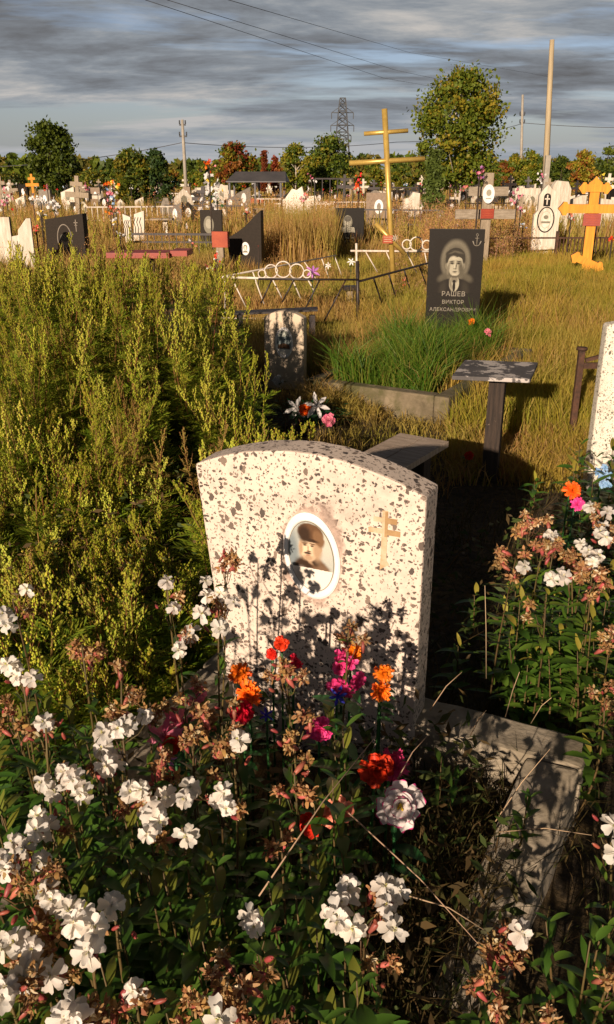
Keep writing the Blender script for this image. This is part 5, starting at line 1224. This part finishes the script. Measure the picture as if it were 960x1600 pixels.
weeds = [plumes(415, 530, 15.0, 20, 420, .85, 1.28, .014, 34, 21), plumes(150, 335, 9, 13.5, 150, .4, .72, .010, 28, 29), plumes(-30, 330, 13, 18, 260, .45, .85, .013, 28, 290), plumes(575, 860, 14.5, 17.5, 240, .35, .7, .012, 28, 291), plumes(425, 515, 10.5, 15, 160, .35, .75, .010, 30, 27), plumes(575, 668, 13.3, 19, 260, .45, .85, .014, 30, 28), plumes(405, 560, 20, 27, 380, .85, 1.3, .018, 30, 26), plumes(280, 640, 24, 36, 520, .7, 1.15, .024, 26, 22), plumes(640, 860, 15.5, 30, 1150, .5, 1.05, .018, 26, 23), plumes(-30, 330, 18, 34, 450, .6, 1.05, .022, 22, 24), plumes(-60, 1020, 34, 80, 900, .6, 1.2, .045, 14, 25)]
stuff('dead_weeds', weeds, L_weed, 'tall dead brown weeds between far headstones')
pw = [plumes(765, 835, 9.2, 14.5, 260, .45, .85, .012, 36, 31), plumes(700, 830, 14.5, 18, 260, .6, .95, .020, 34, 32), plumes(620, 760, 19, 26, 300, .7, 1.1, .024, 26, 33), plumes(575, 700, 10, 13.5, 170, .3, .65, .014, 26, 34)]
stuff('seeding_weeds', pw, L_pinkweed, 'pinkish seeding weeds right of the black etched headstone')
# bright green tuft inside the kerb of the black stone
stuff('green_grass', [tuft(.98, 5.62, R(-30), -.98, -.26, .14, 1.85, 8500, .40, .72, .0032, 41, .45), tuft(.98, 5.62, R(-30), -1.5, -1.15, .9, 2.0, 900, .2, .42, .003, 44), tuft(2.1, 12.2, 0, 0, 2.6, -1.5, 1.5, 5000, .3, .5, .004, 42)], L_green, 'lush green grass growing inside the kerb before the black etched headstone')
stuff('kerb_grass', [tuft(.765, 1.86, A, -.42, -.15, -1.0, -.14, 900, .16, .34, .0016, 45, .9), tuft(.62, 1.9, 0, -.25, .05, -.1, .3, 350, .1, .26, .0016, 46, .8), tuft(.9, 1.2, 0, -.1, .6, -.9, 1.0, 2000, .02, .08, .0014, 47, 1.2), tuft(.1, .9, 0, -1.3, .7, -.7, 1.0, 2600, .05, .28, .0014, 48, 1.0),
                      tuft(1.2, 3.0, 0, -.6, 1.1, -1.0, 1.3, 4200, .05, .22, .0018, 49, .9), tuft(-.3, 3.2, 0, -1.7, .9, -1.0, 3.0, 3000, .1, .3, .002, 50, .9)], leafmat('mixed_low_grass', [(.05, .06, .015), (.10, .07, .025), (.04, .05, .012), (.16, .11, .04), (.08, .05, .02)], .25, .7, .15), 'short mixed grass and dead litter around the kerb')
# ground-hugging undergrowth leaves in the shade
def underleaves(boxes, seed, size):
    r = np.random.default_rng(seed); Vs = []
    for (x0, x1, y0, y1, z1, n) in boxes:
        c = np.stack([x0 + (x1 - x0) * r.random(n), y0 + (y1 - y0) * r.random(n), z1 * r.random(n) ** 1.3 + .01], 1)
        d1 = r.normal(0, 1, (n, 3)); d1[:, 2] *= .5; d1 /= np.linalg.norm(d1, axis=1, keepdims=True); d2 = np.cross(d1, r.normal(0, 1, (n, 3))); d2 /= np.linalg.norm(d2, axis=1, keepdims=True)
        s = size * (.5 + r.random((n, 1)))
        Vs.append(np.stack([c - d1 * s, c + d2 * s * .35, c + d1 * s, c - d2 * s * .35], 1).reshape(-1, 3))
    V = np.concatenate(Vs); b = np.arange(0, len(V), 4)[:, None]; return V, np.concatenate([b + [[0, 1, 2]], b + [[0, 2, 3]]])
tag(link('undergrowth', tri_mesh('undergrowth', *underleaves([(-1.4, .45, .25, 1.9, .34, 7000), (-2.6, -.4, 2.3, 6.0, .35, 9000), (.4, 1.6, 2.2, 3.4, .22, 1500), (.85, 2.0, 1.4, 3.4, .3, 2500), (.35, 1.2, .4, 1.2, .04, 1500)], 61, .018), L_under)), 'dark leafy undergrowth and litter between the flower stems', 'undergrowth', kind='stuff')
# thin dry straws lying across the foreground
for i, (a0, b0, lab) in enumerate((((405, 1400, .55), (588, 1150, .62), 'long pale straw slanting up across the dark towards the headstone foot'), ((545, 1270, .55), (770, 1500, .35), 'long pale straw slanting down to the lower right'), ((640, 1400, .4), (760, 1455, .32), 'short pale straw crossing the lower centre'),
                                 ((780, 1300, .25), (925, 1305, .3), 'thin straw arching over the concrete kerb'), ((672, 1110, .35), (722, 1050, .45), 'pinkish twig leaning away from the headstone edge'), ((735, 1150, .2), (760, 1110, .34), 'short twig above the kerb end'), ((790, 1120, .3), (812, 1050, .5), 'bent reddish twig in the shade of the right bed'),
                                 ((830, 1130, .3), (862, 1090, .42), 'forked pale twig in the shade of the right bed'), ((760, 1060, .4), (758, 915, .72), 'upright pinkish twig in the headstone shadow'), ((770, 1290, .2), (860, 1170, .4), 'golden grass stalk leaning over the kerb corner'), ((620, 1220, .45), (668, 1150, .5), 'fine straw touching the pink carnation'))):
    A0, B0 = hp(*a0), hp(*b0); t = MB(); c = (A0 + B0) / 2 + Vector((0, 0, .015))
    t.tube([Vector((A0.x, A0.y, max(.0, A0.z))), c, B0], [.0014, .0012, .0007], 4)
    tag(t.build('dry_straw', leafmat('straw_%d' % i, [(.5, .38, .24), (.42, .26, .16)], .1, .7) if i == 0 else bpy.data.materials['straw_0']), lab, 'straw')

# ================================================================== TREES
def tree(name, label, x, Y, ytop, wpxs, mats_leaf, bark, seed, nleaf=5000, ls=.09, trunk=.09, shape='round', clear=.15, group=None, ybot=None, clumps=90, multi=1):
    rr = random.Random(seed); q = P(x, ytop, Y); top = q.z; w = wpx(wpxs, Y, 2) / 2
    o = thing(name, label, 'tree', (q.x, Y, 0), 0, group)
    mb = MB()
    for s in range(multi):
        off = (s - (multi - 1) / 2) * .16 * w
        tops = Vector((off * 1.6, 0, top * .93)); mb.tube([Vector((off * .4, 0, -.05)).lerp(tops, i / 6) + Vector((rr.uniform(-.04, .04) * w, rr.uniform(-.04, .04) * w, 0)) * (i > 0) for i in range(7)], [trunk * (1 - .14 * i) for i in range(7)], 7)
    pts = []
    for i in range(clumps):
        f = rr.random(); z = clear + (1 - clear) * f
        if shape == 'round': rad = w * (math.sin(math.pi * min(max((z - clear) / (1 - clear), .04), 1) ** .75) ** .65)
        elif shape == 'cone': rad = w * (1 - (z - clear) / (1 - clear)) ** .8 * (.75 + .35 * math.sin(z * 34))
        elif shape == 'oval': rad = w * (math.sin(math.pi * min((z - clear) / (1 - clear) * .96 + .03, 1)) ** .5)
        else: rad = w * (1 - ((z - clear) / (1 - clear)) ** 2.5) ** .5
        a = rr.uniform(0, 6.28); r_ = rad * rr.uniform(.25, 1) ** .6 * rr.uniform(.75, 1.08)
        if shape != 'cone': r_ *= 1 + (.32 if multi > 1 else .6) * noise.noise(Vector((math.cos(a) * 1.6, math.sin(a) * 1.6, z * 5 + seed * 3.1)))
        p = Vector((r_ * math.cos(a), r_ * math.sin(a), z * top)); pts.append(p)
        if i % 3 == 0 and shape != 'cone':
            b0 = Vector((0, 0, max(clear * top * .7, p.z - r_ * .9))); mb.tube([b0, b0.lerp(p, .5) + Vector((0, 0, .05)), p], [trunk * .35, trunk * .2, trunk * .07], 5)
    mb.build('trunk', bark, o)
    n = int(nleaf * 1.5); r = np.random.default_rng(seed); C = np.array([tuple(p) for p in pts]); idx = r.integers(0, len(C), n)
    cs = w * .135 * (.5 + 1.0 * r.random(len(C)))
    c = C[idx] + r.normal(0, 1, (n, 3)) * cs[idx][:, None] * np.array([1, 1, .75])
    if shape == 'cone': c[:, 2] = np.minimum(c[:, 2], top)
    c[:, 2] = np.maximum(c[:, 2], .1)
    d1 = r.normal(0, 1, (n, 3)); d1 /= np.linalg.norm(d1, axis=1, keepdims=True); d2 = np.cross(d1, r.normal(0, 1, (n, 3))); d2 /= np.linalg.norm(d2, axis=1, keepdims=True)
    s = ls * (.5 + r.random((n, 1)))
    V = np.stack([c - d1 * s * .5, c + d2 * s * .35, c + d1 * s * .5, c - d2 * s * .35], 1).reshape(-1, 3); b = np.arange(0, len(V), 4)[:, None]
    T = np.concatenate([b + [[0, 1, 2]], b + [[0, 2, 3]]]); k = len(mats_leaf)
    cm = r.integers(0, k, len(C)); mi = cm[idx]; mi = np.where(r.random(n) < .2, r.integers(0, k, n), mi)
    link('crown', tri_mesh('crown', V, T, mats_leaf, np.concatenate([mi, mi])), o); return o
T_g = leafmat('tree_leaf_green', [(.10, .145, .012), (.14, .18, .018), (.06, .10, .01)], .3, .55); T_y = leafmat('tree_leaf_yellowing', [(.26, .23, .02), (.18, .18, .015), (.32, .24, .025)], .3, .55)
T_d = leafmat('tree_leaf_dark', [(.04, .07, .01), (.065, .095, .014)], .25, .55); T_r = leafmat('tree_leaf_red', [(.22, .05, .015), (.15, .03, .012), (.30, .09, .02)], .3, .55); T_o = leafmat('tree_leaf_orange', [(.30, .12, .015), (.22, .09, .02)], .3, .55)
T_p = leafmat('pine_needles', [(.035, .07, .02), (.05, .09, .02)], .2, .6)
tree('birch_tree', 'tall leafy birch with pale trunks, largest tree in the picture', 725, 40, 120, 132, [T_g, T_y, T_g, T_g], M_birch, 11, 11500, .15, .075, 'oval', .24, clumps=180, multi=2)
tree('round_tree', 'compact dark green tree at the far left above the graves', 73, 58, 195, 76, [T_g, T_d, T_g], M_bark, 2, 9000, .19, .10, 'oval', .16, clumps=110)
tree('bushy_tree', 'broad bushy green tree left of the utility pole', 206, 42, 237, 66, [T_g, T_y, T_d], M_bark, 3, 7000, .13, .09, 'oval', .08, clumps=110)
tree('pine_tree', 'dark narrow pine beside the bushy green tree', 243, 42, 240, 44, [T_p, T_d], M_bark, 4, 6000, .13, .08, 'oval', .08, clumps=90)
tree('rowan_tree', 'red and green rowan tree behind the shelter', 366, 62, 229, 68, [T_r, T_g, T_y, T_d, T_o], M_bark, 5, 6500, .19, .10, 'oval', .15, clumps=100)
tree('maple_tree', 'small crimson tree, left one of the red pair', 413, 70, 236, 20, [T_r, T_r], M_bark, 6, 1800, .17, .07, 'cone', .2, clumps=60)
tree('maple_tree', 'small crimson tree, right one of the red pair', 430, 70, 246, 20, [T_r, T_o, T_r], M_bark, 7, 1800, .17, .07, 'round', .2, clumps=60)
tree('young_birch', 'pale yellow-green young birch left of the lattice pylon', 462, 55, 230, 42, [T_y, T_g, T_y], M_birch, 8, 4000, .15, .07, 'oval', .15, clumps=80)
tree('willow_tree', 'wide green willow in front of the lattice pylon', 517, 60, 220, 76, [T_g, T_y, T_g, T_d], M_bark, 9, 8000, .18, .1, 'oval', .1, clumps=120)
tree('pine_tree', 'small light green pine left of the tall birch', 681, 30, 236, 50, [leafmat('young_pine', [(.09, .14, .025), (.12, .17, .03)], .2, .6)], M_bark, 10, 5000, .10, .05, 'cone', .1, clumps=120)
for i, (x, Y, yt, w_, ms, lab) in enumerate(((630, 75, 250, 34, [T_g, T_y], 'low green tree right of the golden cross'), (788, 70, 248, 28, [T_o, T_r, T_g], 'orange-leaved bush right of the tall birch'), (805, 75, 238, 30, [T_y, T_g], 'dull olive tree between the two thin poles'), (830, 75, 232, 44, [T_g, T_y, T_g], 'green tree just left of the tall pale pole'),
                                  (880, 85, 240, 36, [T_g, T_d], 'darker green tree right of the tall pale pole'), (915, 70, 234, 46, [T_y, T_o, T_y], 'golden yellow tree near the right edge'), (952, 75, 226, 44, [T_d, T_g], 'dark green tree at the right edge'), (585, 80, 246, 34, [T_g, T_y], 'low olive tree left of the golden cross'),
                                  (10, 90, 268, 60, [T_d, T_y], 'low dark trees at the left edge'), (140, 90, 266, 70, [T_y, T_g, T_d], 'low yellowing tree right of the round dark tree'), (300, 85, 266, 46, [T_y, T_g], 'low olive tree behind the utility pole'), (312, 80, 246, 18, [T_g, T_y], 'small pointed tree right of the utility pole'), (268, 70, 262, 26, [T_o, T_y, T_d], 'russet bush beside the dark pine'), (768, 60, 262, 26, [T_g, T_y], 'small green bush behind the grey wooden cross'))):
    tree('broadleaf_tree', lab, x, Y, yt + 6, w_, ms, M_bark, 50 + i, 3000, .20, .07, 'oval', .1, clumps=60)
# far forest: one ragged mass
def forest():
    r = np.random.default_rng(77); nt = 620; X = r.uniform(-420, 420, nt); Y = r.uniform(330, 520, nt); Hh = (H + Y * .0215) * r.uniform(.70, 1.08, nt) * (1 + .10 * np.sin(X * .03)); Rr = r.uniform(3.5, 7, nt)
    per = 95; n = nt * per; i = np.repeat(np.arange(nt), per); z = r.random(n); rad = Rr[i] * (1.05 - z ** 1.6 * .8) * r.random(n) ** .5; a = r.random(n) * 6.283
    c = np.stack([X[i] + rad * np.cos(a), Y[i] + rad * np.sin(a), Hh[i] * z], 1)
    d1 = r.normal(0, 1, (n, 3)); d1 /= np.linalg.norm(d1, axis=1, keepdims=True); d2 = np.cross(d1, r.normal(0, 1, (n, 3))); d2 /= np.linalg.norm(d2, axis=1, keepdims=True); s = 1.5 * (.5 + r.random((n, 1)))
    V = np.stack([c - d1 * s, c + d2 * s * .6, c + d1 * s, c - d2 * s * .6], 1).reshape(-1, 3); b = np.arange(0, len(V), 4)[:, None]; T = np.concatenate([b + [[0, 1, 2]], b + [[0, 2, 3]]])
    mi = r.integers(0, 3, nt)[i]; return V, T, np.concatenate([mi, mi])
V, T, mi = forest(); tag(link('far_forest', tri_mesh('far_forest', V, T, [T_d, leafmat('far_olive', [(.12, .115, .02), (.16, .13, .02), (.08, .09, .02)], .2), T_g], mi)), 'dark forest band along the horizon', 'forest', kind='stuff')

# ================================================================== PYLON, POLES, WIRES
PYY = 210
q = P(534, 280, PYY); ztop = zat(151, PYY); o = thing('lattice_pylon', 'distant dark steel lattice pylon with three tiers of arms', 'pylon', (q.x, PYY, 0))
m = MB(); bw = 2.6
def wz(z): return bw * (1 - z / ztop) ** .8 * .62 + .55
lv = [i * ztop / 13 for i in range(13)] + [ztop * .985]
for i in range(13):
    a_, b2 = wz(lv[i]), wz(lv[i + 1]); ca = [Vector((s * a_, t * a_, lv[i])) for s, t in ((-1, -1), (1, -1), (1, 1), (-1, 1))]; cb = [Vector((s * b2, t * b2, lv[i + 1])) for s, t in ((-1, -1), (1, -1), (1, 1), (-1, 1))]
    for k in range(4):
        m.bar(ca[k], cb[k], .20); m.bar(ca[k], cb[(k + 1) % 4], .12); m.bar(ca[(k + 1) % 4], cb[k], .12); m.bar(cb[k], cb[(k + 1) % 4], .12)
m.build('mast', M_steel, o)
for y, hw_ in ((176, 17), (196, 18), (212, 14)):
    z = zat(y, PYY); L_ = wpx(hw_, PYY, z); m = MB()
    for s in (-1, 1): m.bar((0, -.4, z), (s * L_, 0, z), .16); m.bar((0, .4, z), (s * L_, 0, z), .16); m.bar((0, 0, z + 1.6), (s * L_, 0, z), .12); m.bar((s * L_, 0, z), (s * L_, 0, z - 1.3), .18)
    m.build('crossarm', M_steel, o)
def pole(label, x, ybase, Y, yt, r_, mat, arms=(), xt=None, stub=None):
    a_ = P(x, 270, Y); t = P(xt or x, yt, Y); o = thing('utility_pole', label, 'utility pole', (a_.x, Y, 0)); m = MB(); m.tube([(0, 0, 0), (t.x - a_.x, 0, t.z)], [r_ * 1.25, r_ * .8], 8); m.build('mast', mat, o)
    for y, hw_ in arms:
        z = zat(y, Y); L_ = wpx(hw_, Y, z); xx = (t.x - a_.x) * z / t.z; m = MB(); m.box(xx - L_, xx + L_, -.05, .05, z - .05, z + .05)
        for s in (-.9, .9): m.tube([(xx + s * L_, 0, z + .05), (xx + s * L_, 0, z + .28)], .05, 6)
        m.build('crossarm', M_steel, o)
    if stub: z0, z1, rr_ = stub; m = MB(); m.box(-.26, -.02, -.42, -.20, 0, zat(z1, Y)); m.build('concrete_stub', M_concpole, o)
    return t
pole('slim wooden utility pole with two short crossarms left of centre', 290, 292, 62, 187, .115, M_concpole, ((195, 5), (213, 6)), xt=285)
tp_ = pole('tall thin pale yellow pole standing on a concrete stub at right', 856, 270, 45, 62, .14, M_pole, (), xt=863, stub=(0, 243, .2))
pole('thin grey utility pole with a crossarm left of the tall pale pole', 817, 260, 80, 148, .12, M_concpole, ((180, 4), (192, 4)), xt=817)
def wire(pts, r_, label, sag=0):
    m = MB(); P_ = []
    for (x0, y0, Y0), (x1, y1, Y1) in zip(pts[:-1], pts[1:]):
        A0, B0 = P(x0, y0, Y0), P(x1, y1, Y1)
        for i in range(13): t = i / 12; P_.append(A0.lerp(B0, t) - Vector((0, 0, sag * 4 * t * (1 - t))))
    m.tube(P_, r_, 4, cap=False); tag(m.build('power_cable', M_wire), label, 'cable')
wire([(-60, 262, 62), (284, 223, 62)], .028, 'thin cable running left from the slim wooden utility pole', .35)
wire([(286, 223, 62), (620, 222, 75), (817, 193, 80)], .028, 'thin cable running right from the slim wooden utility pole behind the golden cross', .35)
wire([(817, 192, 80), (1010, 200, 75)], .03, 'thin cable running right from the grey pole', .1)
wire([(-10, -160, 14), (228, 0, 26), (600, 122, 60), (760, 150, 100)], .009, 'highest-left overhead cable crossing the cloudy sky', .0)
wire([(60, -120, 14), (262, 0, 26), (620, 110, 60), (800, 148, 100)], .009, 'second overhead cable crossing the cloudy sky', .0)
wire([(150, -110, 14), (358, 0, 24), (640, 82, 60), (860, 120, 90)], .008, 'faint third overhead cable to the right in the sky', .0)

# ================================================================== FAR GRAVES: individually placed small markers
rf_ = random.Random(12)
mats_far = [M_marble, M_marble2, M_greystone, M_darkgrey, M_black, M_brownstone, M_blackside]
protos = {}
def far_stone(x, Y, kind, mat, hgt, wid):
    key = (kind, mat.name)
    if key not in protos:
        pts = {'flat': RECT, 'arch': ARCH, 'slant': [(-.5, 0), (.5, 0), (.5, 1), (-.5, .8)], 'peak': [(-.5, 0), (.5, 0), (.5, .75), (0, 1), (-.5, .75)]}[kind]
        m = MB(); m.prism([(a_, b) for a_, b in pts], -.08, .08); sl_ = m.build('slab', mat, None, fix=True)
        root = bpy.data.objects.new('headstone', None); COL.objects.link(root); sl_.parent = root
        m = MB(); e = ellipse(0, .68, .17, .15, 12); m.prism(e, -.09, -.081); m.build('portrait_plate', M_ceramic if mat not in (M_marble, M_marble2) else M_etch2, root, fix=True)
        protos[key] = root; o = root
    else: o = copy_tree(protos[key])
    o.location = (P(x, 300, Y).x, Y, 0); o.scale = (wid, 1, hgt); o.rotation_euler = (0, 0, rf_.uniform(-.4, .4)); 
    col = {'white_marble': 'white marble', 'streaked_white_marble': 'streaked white', 'grey_stone': 'grey', 'charcoal_stone': 'charcoal', 'black_granite': 'black', 'brown_stone': 'brown', 'granite_edge': 'dull grey-brown'}[mat.name]
    sh = {'flat': 'square-topped', 'arch': 'round-topped', 'slant': 'slant-topped', 'peak': 'peak-topped'}[kind]
    tag(o, 'small %s %s headstone in the distant rows of graves' % (col, sh), 'headstone', 'far %s %s headstones' % (col, sh)); return o
def far_cross(x, Y, mat, hgt, key):
    if key not in protos:
        root = bpy.data.objects.new('grave_cross', None); COL.objects.link(root)
        m = MB(); m.box(-.05, .05, -.03, .03, 0, 1); m.build('upright', mat, root); m = MB(); m.box(-.3, .3, -.055, -.032, .64, .73); m.build('crossbar', mat, root); m = MB(); m.box(-.16, .16, -.055, -.032, .83, .90); m.build('crossbar', mat, root)
        protos[key] = root; o = root
    else: o = copy_tree(protos[key])
    o.location = (P(x, 300, Y).x, Y, 0); o.scale = (1.25, 1, hgt); o.rotation_euler = (0, R(rf_.uniform(-3, 3)), rf_.uniform(-.3, .3)); tag(o, 'small %s grave cross in the distant rows' % key, 'cross', 'far %s crosses' % key); return o
for i in range(150):
    x = rf_.uniform(-20, 980); Y = 30 + 66 * rf_.random() ** .9
    if Y < 34 and (430 < x < 660): continue
    hgt = rf_.uniform(.75, 1.35); wid = rf_.uniform(.4, .75)
    mat = rf_.choices(mats_far, (5, 4, 3, 2, 3, 2, 2))[0]
    far_stone(x, Y, rf_.choices(('flat', 'arch', 'slant', 'peak'), (5, 3, 3, 1))[0], mat, hgt, wid)
for i in range(40):
    x = rf_.uniform(-10, 970); Y = 28 + 55 * rf_.random(); k = rf_.choices((('white', M_marble2), ('grey', M_greywoodv), ('black iron', M_blackiron), ('yellow', M_orange)), (4, 5, 3, .6))[0]
    far_cross(x, Y, k[1], rf_.uniform(1.3, 1.9), k[0])
for i in range(80):
    x = rf_.uniform(-10, 975); Y = rf_.uniform(23, 48)
    if any(a0 - 12 < x < a1 + 12 for a0, a1, _ in CLEAR) and Y < 30: continue
    if 430 < x < 560 and Y < 30: continue
    far_stone(x, Y, rf_.choice(('flat', 'arch', 'slant', 'peak')), rf_.choices(mats_far, (5, 5, 3, 3, 3, 3, 2))[0], rf_.uniform(.55, 1.0), rf_.uniform(.25, .5))
# specific ones seen clearly
far_cross(118, 27, M_greywoodv, 1.7, 'grey'); far_cross(930 - 60, 40, M_greywoodv, 1.5, 'grey')
# ---- flower bouquets on posts and stones
def bouquet(x, y, Y, rpx, cols, label, group=None, n=None, post=True, sq=1.0):
    c = P(x, y, Y); r_ = wpx(rpx, Y, c.z); t = thing('flower_bouquet', label, 'artificial flowers', (c.x, Y, 0), 0, group); rr = random.Random(int(x * 31 + y * 7 + Y)); mb = MB()
    n = n or max(4, int(6 + rpx * 1.2))
    for k in range(n):
        d = Vector((rr.gauss(0, .55) * r_, rr.gauss(0, .4) * r_, rr.gauss(0, .55) * r_ * sq)); s = r_ * rr.uniform(.28, .5); mi = rr.randrange(len(cols)); e = Euler((rr.uniform(.6, 2.2), rr.uniform(-.6, .6), rr.uniform(0, 6))).to_matrix().to_4x4()
        if rpx >= 5: mb = MB()
        for p_ in range(5):
            mt = Matrix.Translation(d + Vector((0, 0, c.z))) @ e @ rotm('Z', p_ * 1.2566) @ rotm('X', .35); w_ = s * .7
            mb.add([mt @ Vector(v) for v in ((0, 0, 0), (w_ / 2, s * .6, .1 * s), (0, s, 0), (-w_ / 2, s * .6, .1 * s))], [(0, 1, 2, 3)], mi)
        if rpx >= 5: mb.build('bloom', cols, t)
    if rpx < 5: mb.build('blooms', cols, t)
    ml = MB()
    for k in range(n): 
        a = rr.uniform(0, 6.28); leaf(ml, Vector((0, 0, c.z - r_ * .3)) + Vector((math.cos(a) * r_ * .3, math.sin(a) * r_ * .3, 0)), Vector((math.cos(a), math.sin(a), rr.uniform(-.3, .6))), Vector((0, 0, 1)), r_ * .8, r_ * .25, .2, .2, 0, 3)
    ml.build('leaves', F_leaf, t)
    if post: mb = MB(); mb.tube([(0, 0, 0), (0, 0, c.z - r_ * .2)], .012 + r_ * .03, 5); mb.build('stem', M_darkwood, t)
B = bouquet
B(327, 257, 17, 8, [F_orange, F_pink], 'coral red bouquet on a tall thin stick above the small charcoal headstone')
B(331, 302, 22, 13, [F_wh, F_wh, F_yel], 'upright white bouquet behind the small charcoal headstone', sq=2.0, n=46); B(340, 312, 21, 8, [F_leaf, F_wh], 'green and white bouquet below the upright white one')
B(176, 290, 26, 7, [F_yel, F_yel, F_orange], 'yellow and orange bouquet on a stick left of the bushy tree'); B(166, 288, 26, 5, [F_orange, F_red], 'orange-red bouquet touching the yellow one')
B(175, 307, 25, 9, [F_lb, F_wh, F_pink], 'pale blue, white and pink bouquet below the yellow one'); B(173, 328, 22, 6, [F_orange, F_salmon], 'faded orange bouquet below the blue and pink one'); B(182, 330, 22, 6, [F_wh, F_salmon], 'cream bouquet beside the faded orange one'); B(177, 345, 20, 6, [F_wh, F_yel], 'small cream bouquet lowest on its stick'); B(188, 368, 18, 6, [F_wh], 'small white posy above the red table')
B(52, 312, 23, 7, [F_wh], 'round white bouquet behind the angled white marble headstone'); B(64, 314, 23, 7, [F_wh], 'second round white bouquet beside the dark grey headstone'); B(64, 335, 17.5, 8, [F_wh, F_yel], 'white bouquet left of the dark grey headstone with oval portrait', sq=1.4); B(10, 307, 26, 9, [F_pink, F_wh, F_red], 'pink and white garland at the left edge', sq=1.8); B(4, 318, 24, 7, [F_pink, F_wh], 'pink posy at the very left edge'); B(74, 292, 32, 5, [F_red, F_pink], 'small red bouquet on a stick at left'); B(135, 292, 34, 5, [F_pink, F_wh], 'small pink bouquet right of the red one at left'); B(120, 289, 36, 4, [F_yel], 'small yellow bouquet under the round dark tree'); B(57, 360, 16.5, 7, [F_red, F_salmon], 'dull red bouquet between the two left headstones')
B(86, 326, 20, 10, [F_wh, F_cream if False else F_wh], 'wide white posy above the dark grey headstone')
B(750, 270, 15.2, 9, [F_purple, F_pink], 'violet bouquet at the upper left of the grey wooden cross'); B(730, 293, 22, 6, [F_pink, F_salmon], 'pink bouquet left of the grey wooden cross'); B(808, 310, 19, 9, [F_pink, F_wh, F_pink], 'pale pink and white bouquet left of the ornate headstone', sq=1.3); B(814, 326, 19, 7, [F_wh, F_pink], 'lower part-white bouquet beside the ornate headstone'); B(818, 352, 18, 5, [F_lb, F_wh], 'small bluish posy low beside the ornate headstone'); B(848, 276, 22, 7, [F_pink, F_wh], 'pink and white bouquet over the ornate pointed headstone'); B(942, 274, 16, 4, [F_yel], 'yellow bouquet at the right of the yellow cross'); B(936, 284, 22, 7, [F_pink, F_wh], 'white and pink bouquet behind the yellow cross'); B(893, 338, 18, 7, [F_wh, F_salmon], 'pale posy left of the red plaque of the yellow cross'); B(957, 372, 14, 6, [F_orange, F_red], 'orange flowers at the right edge below the yellow cross')
B(487, 279, 38, 6, [F_pink, F_wh], 'pink bouquet above the tall dead weeds'); B(562, 285, 26, 6, [F_red, F_yel, F_red], 'red and yellow bouquet on a stick left of the brown headstone', sq=1.8); B(560, 297, 26, 7, [F_red, F_orange], 'drooping red ribbons under the red and yellow bouquet', sq=1.8); B(475, 308, 27, 7, [F_pink, F_salmon], 'pink posy on the jagged white marble headstone'); B(404, 420 - 35, 12, 1, [F_red], 'tiny red posy by the sail-shaped headstone'); B(385, 330, 22, 7, [F_wh, F_salmon], 'pale posy behind the sail-shaped headstone')
B(338, 404, 12.6, 6, [F_red, F_wh], 'red and white posy on a grey block left of the sail-shaped headstone'); B(330, 420, 12.4, 8, [F_salmon, F_red, F_wh], 'dusty red posy below the red square board'); B(300, 378, 17, 6, [F_salmon, F_wh], 'dull salmon posy behind the red table'); B(632, 446, 11.6, 5, [F_red, F_salmon], 'thin red weeds behind the slanting rods of the black fence', sq=2.4)
for i in range(70):
    x = rf_.uniform(-10, 970); Y = 30 + 50 * rf_.random(); cols = rf_.choice(([F_wh], [F_pink, F_wh], [F_red], [F_yel, F_wh], [F_salmon], [F_wh, F_lb]))
    nm = {'white_plastic': 'white', 'pink_cloth': 'pink and white', 'red_cloth': 'red', 'yellow_cloth': 'yellow and white', 'salmon_cloth': 'salmon'}[cols[0].name] if len(cols) == 1 or cols[0] is not F_wh else 'white and pale blue'
    q_ = rf_.uniform(.95, 1.5); yy = CY + F * math.tan(math.atan2(H - q_, Y) - PITCH)
    B(x, yy, Y, rf_.uniform(2.2, 3.8), cols, 'tiny %s bouquet among the distant graves' % nm, 'far %s bouquets' % nm, n=7)
# far low fences between the graves
for i in range(16):
    x = rf_.uniform(0, 960); Y = rf_.uniform(24, 60); q = P(x, 300, Y); o = thing('far_fence', 'low %s grave fence in the distant rows' % ('dark' if i % 3 else 'pale blue-white'), 'fence', (q.x, Y, 0), rf_.uniform(-.3, .3), 'low %s fences in the distance' % ('dark' if i % 3 else 'pale'))
    L_ = rf_.uniform(1, 1.8); mt = M_blackiron if i % 3 else M_whiteiron; m = MB(); m.box(-L_, L_, -.02, .02, .78, .82); m.box(-L_, L_, -.02, .02, .4, .43); m.build('rail', mt, o); m = MB()
    for k in range(int(L_ * 12)): m.box(-L_ + k / 6, -L_ + k / 6 + .022, -.012, .012, 0, .775)
    m.build('pickets', mt, o)
# dark picket frame above the woman's stone and behind golden cross
for x0, x1, yy, Y, lab in ((492, 552, 279, 32, 'tall dark pipe enclosure behind the black headstone with the scarfed woman'), (598, 655, 293, 33, 'dark horizontal rail fence behind the golden cross upright')):
    A0, B0 = P(x0, yy, Y), P(x1, yy, Y); o = thing('iron_fence', lab, 'fence', (A0.x, Y, 0)); L_ = B0.x - A0.x
    m = MB(); m.box(0, L_, -.02, .02, A0.z - .03, A0.z + .02); m.build('rail', M_blackiron, o); m = MB()
    for k in range(6): m.box(L_ * k / 5 - .015, L_ * k / 5 + .015, -.015, .015, 0, A0.z - .032)
    m.build('post', M_blackiron, o)
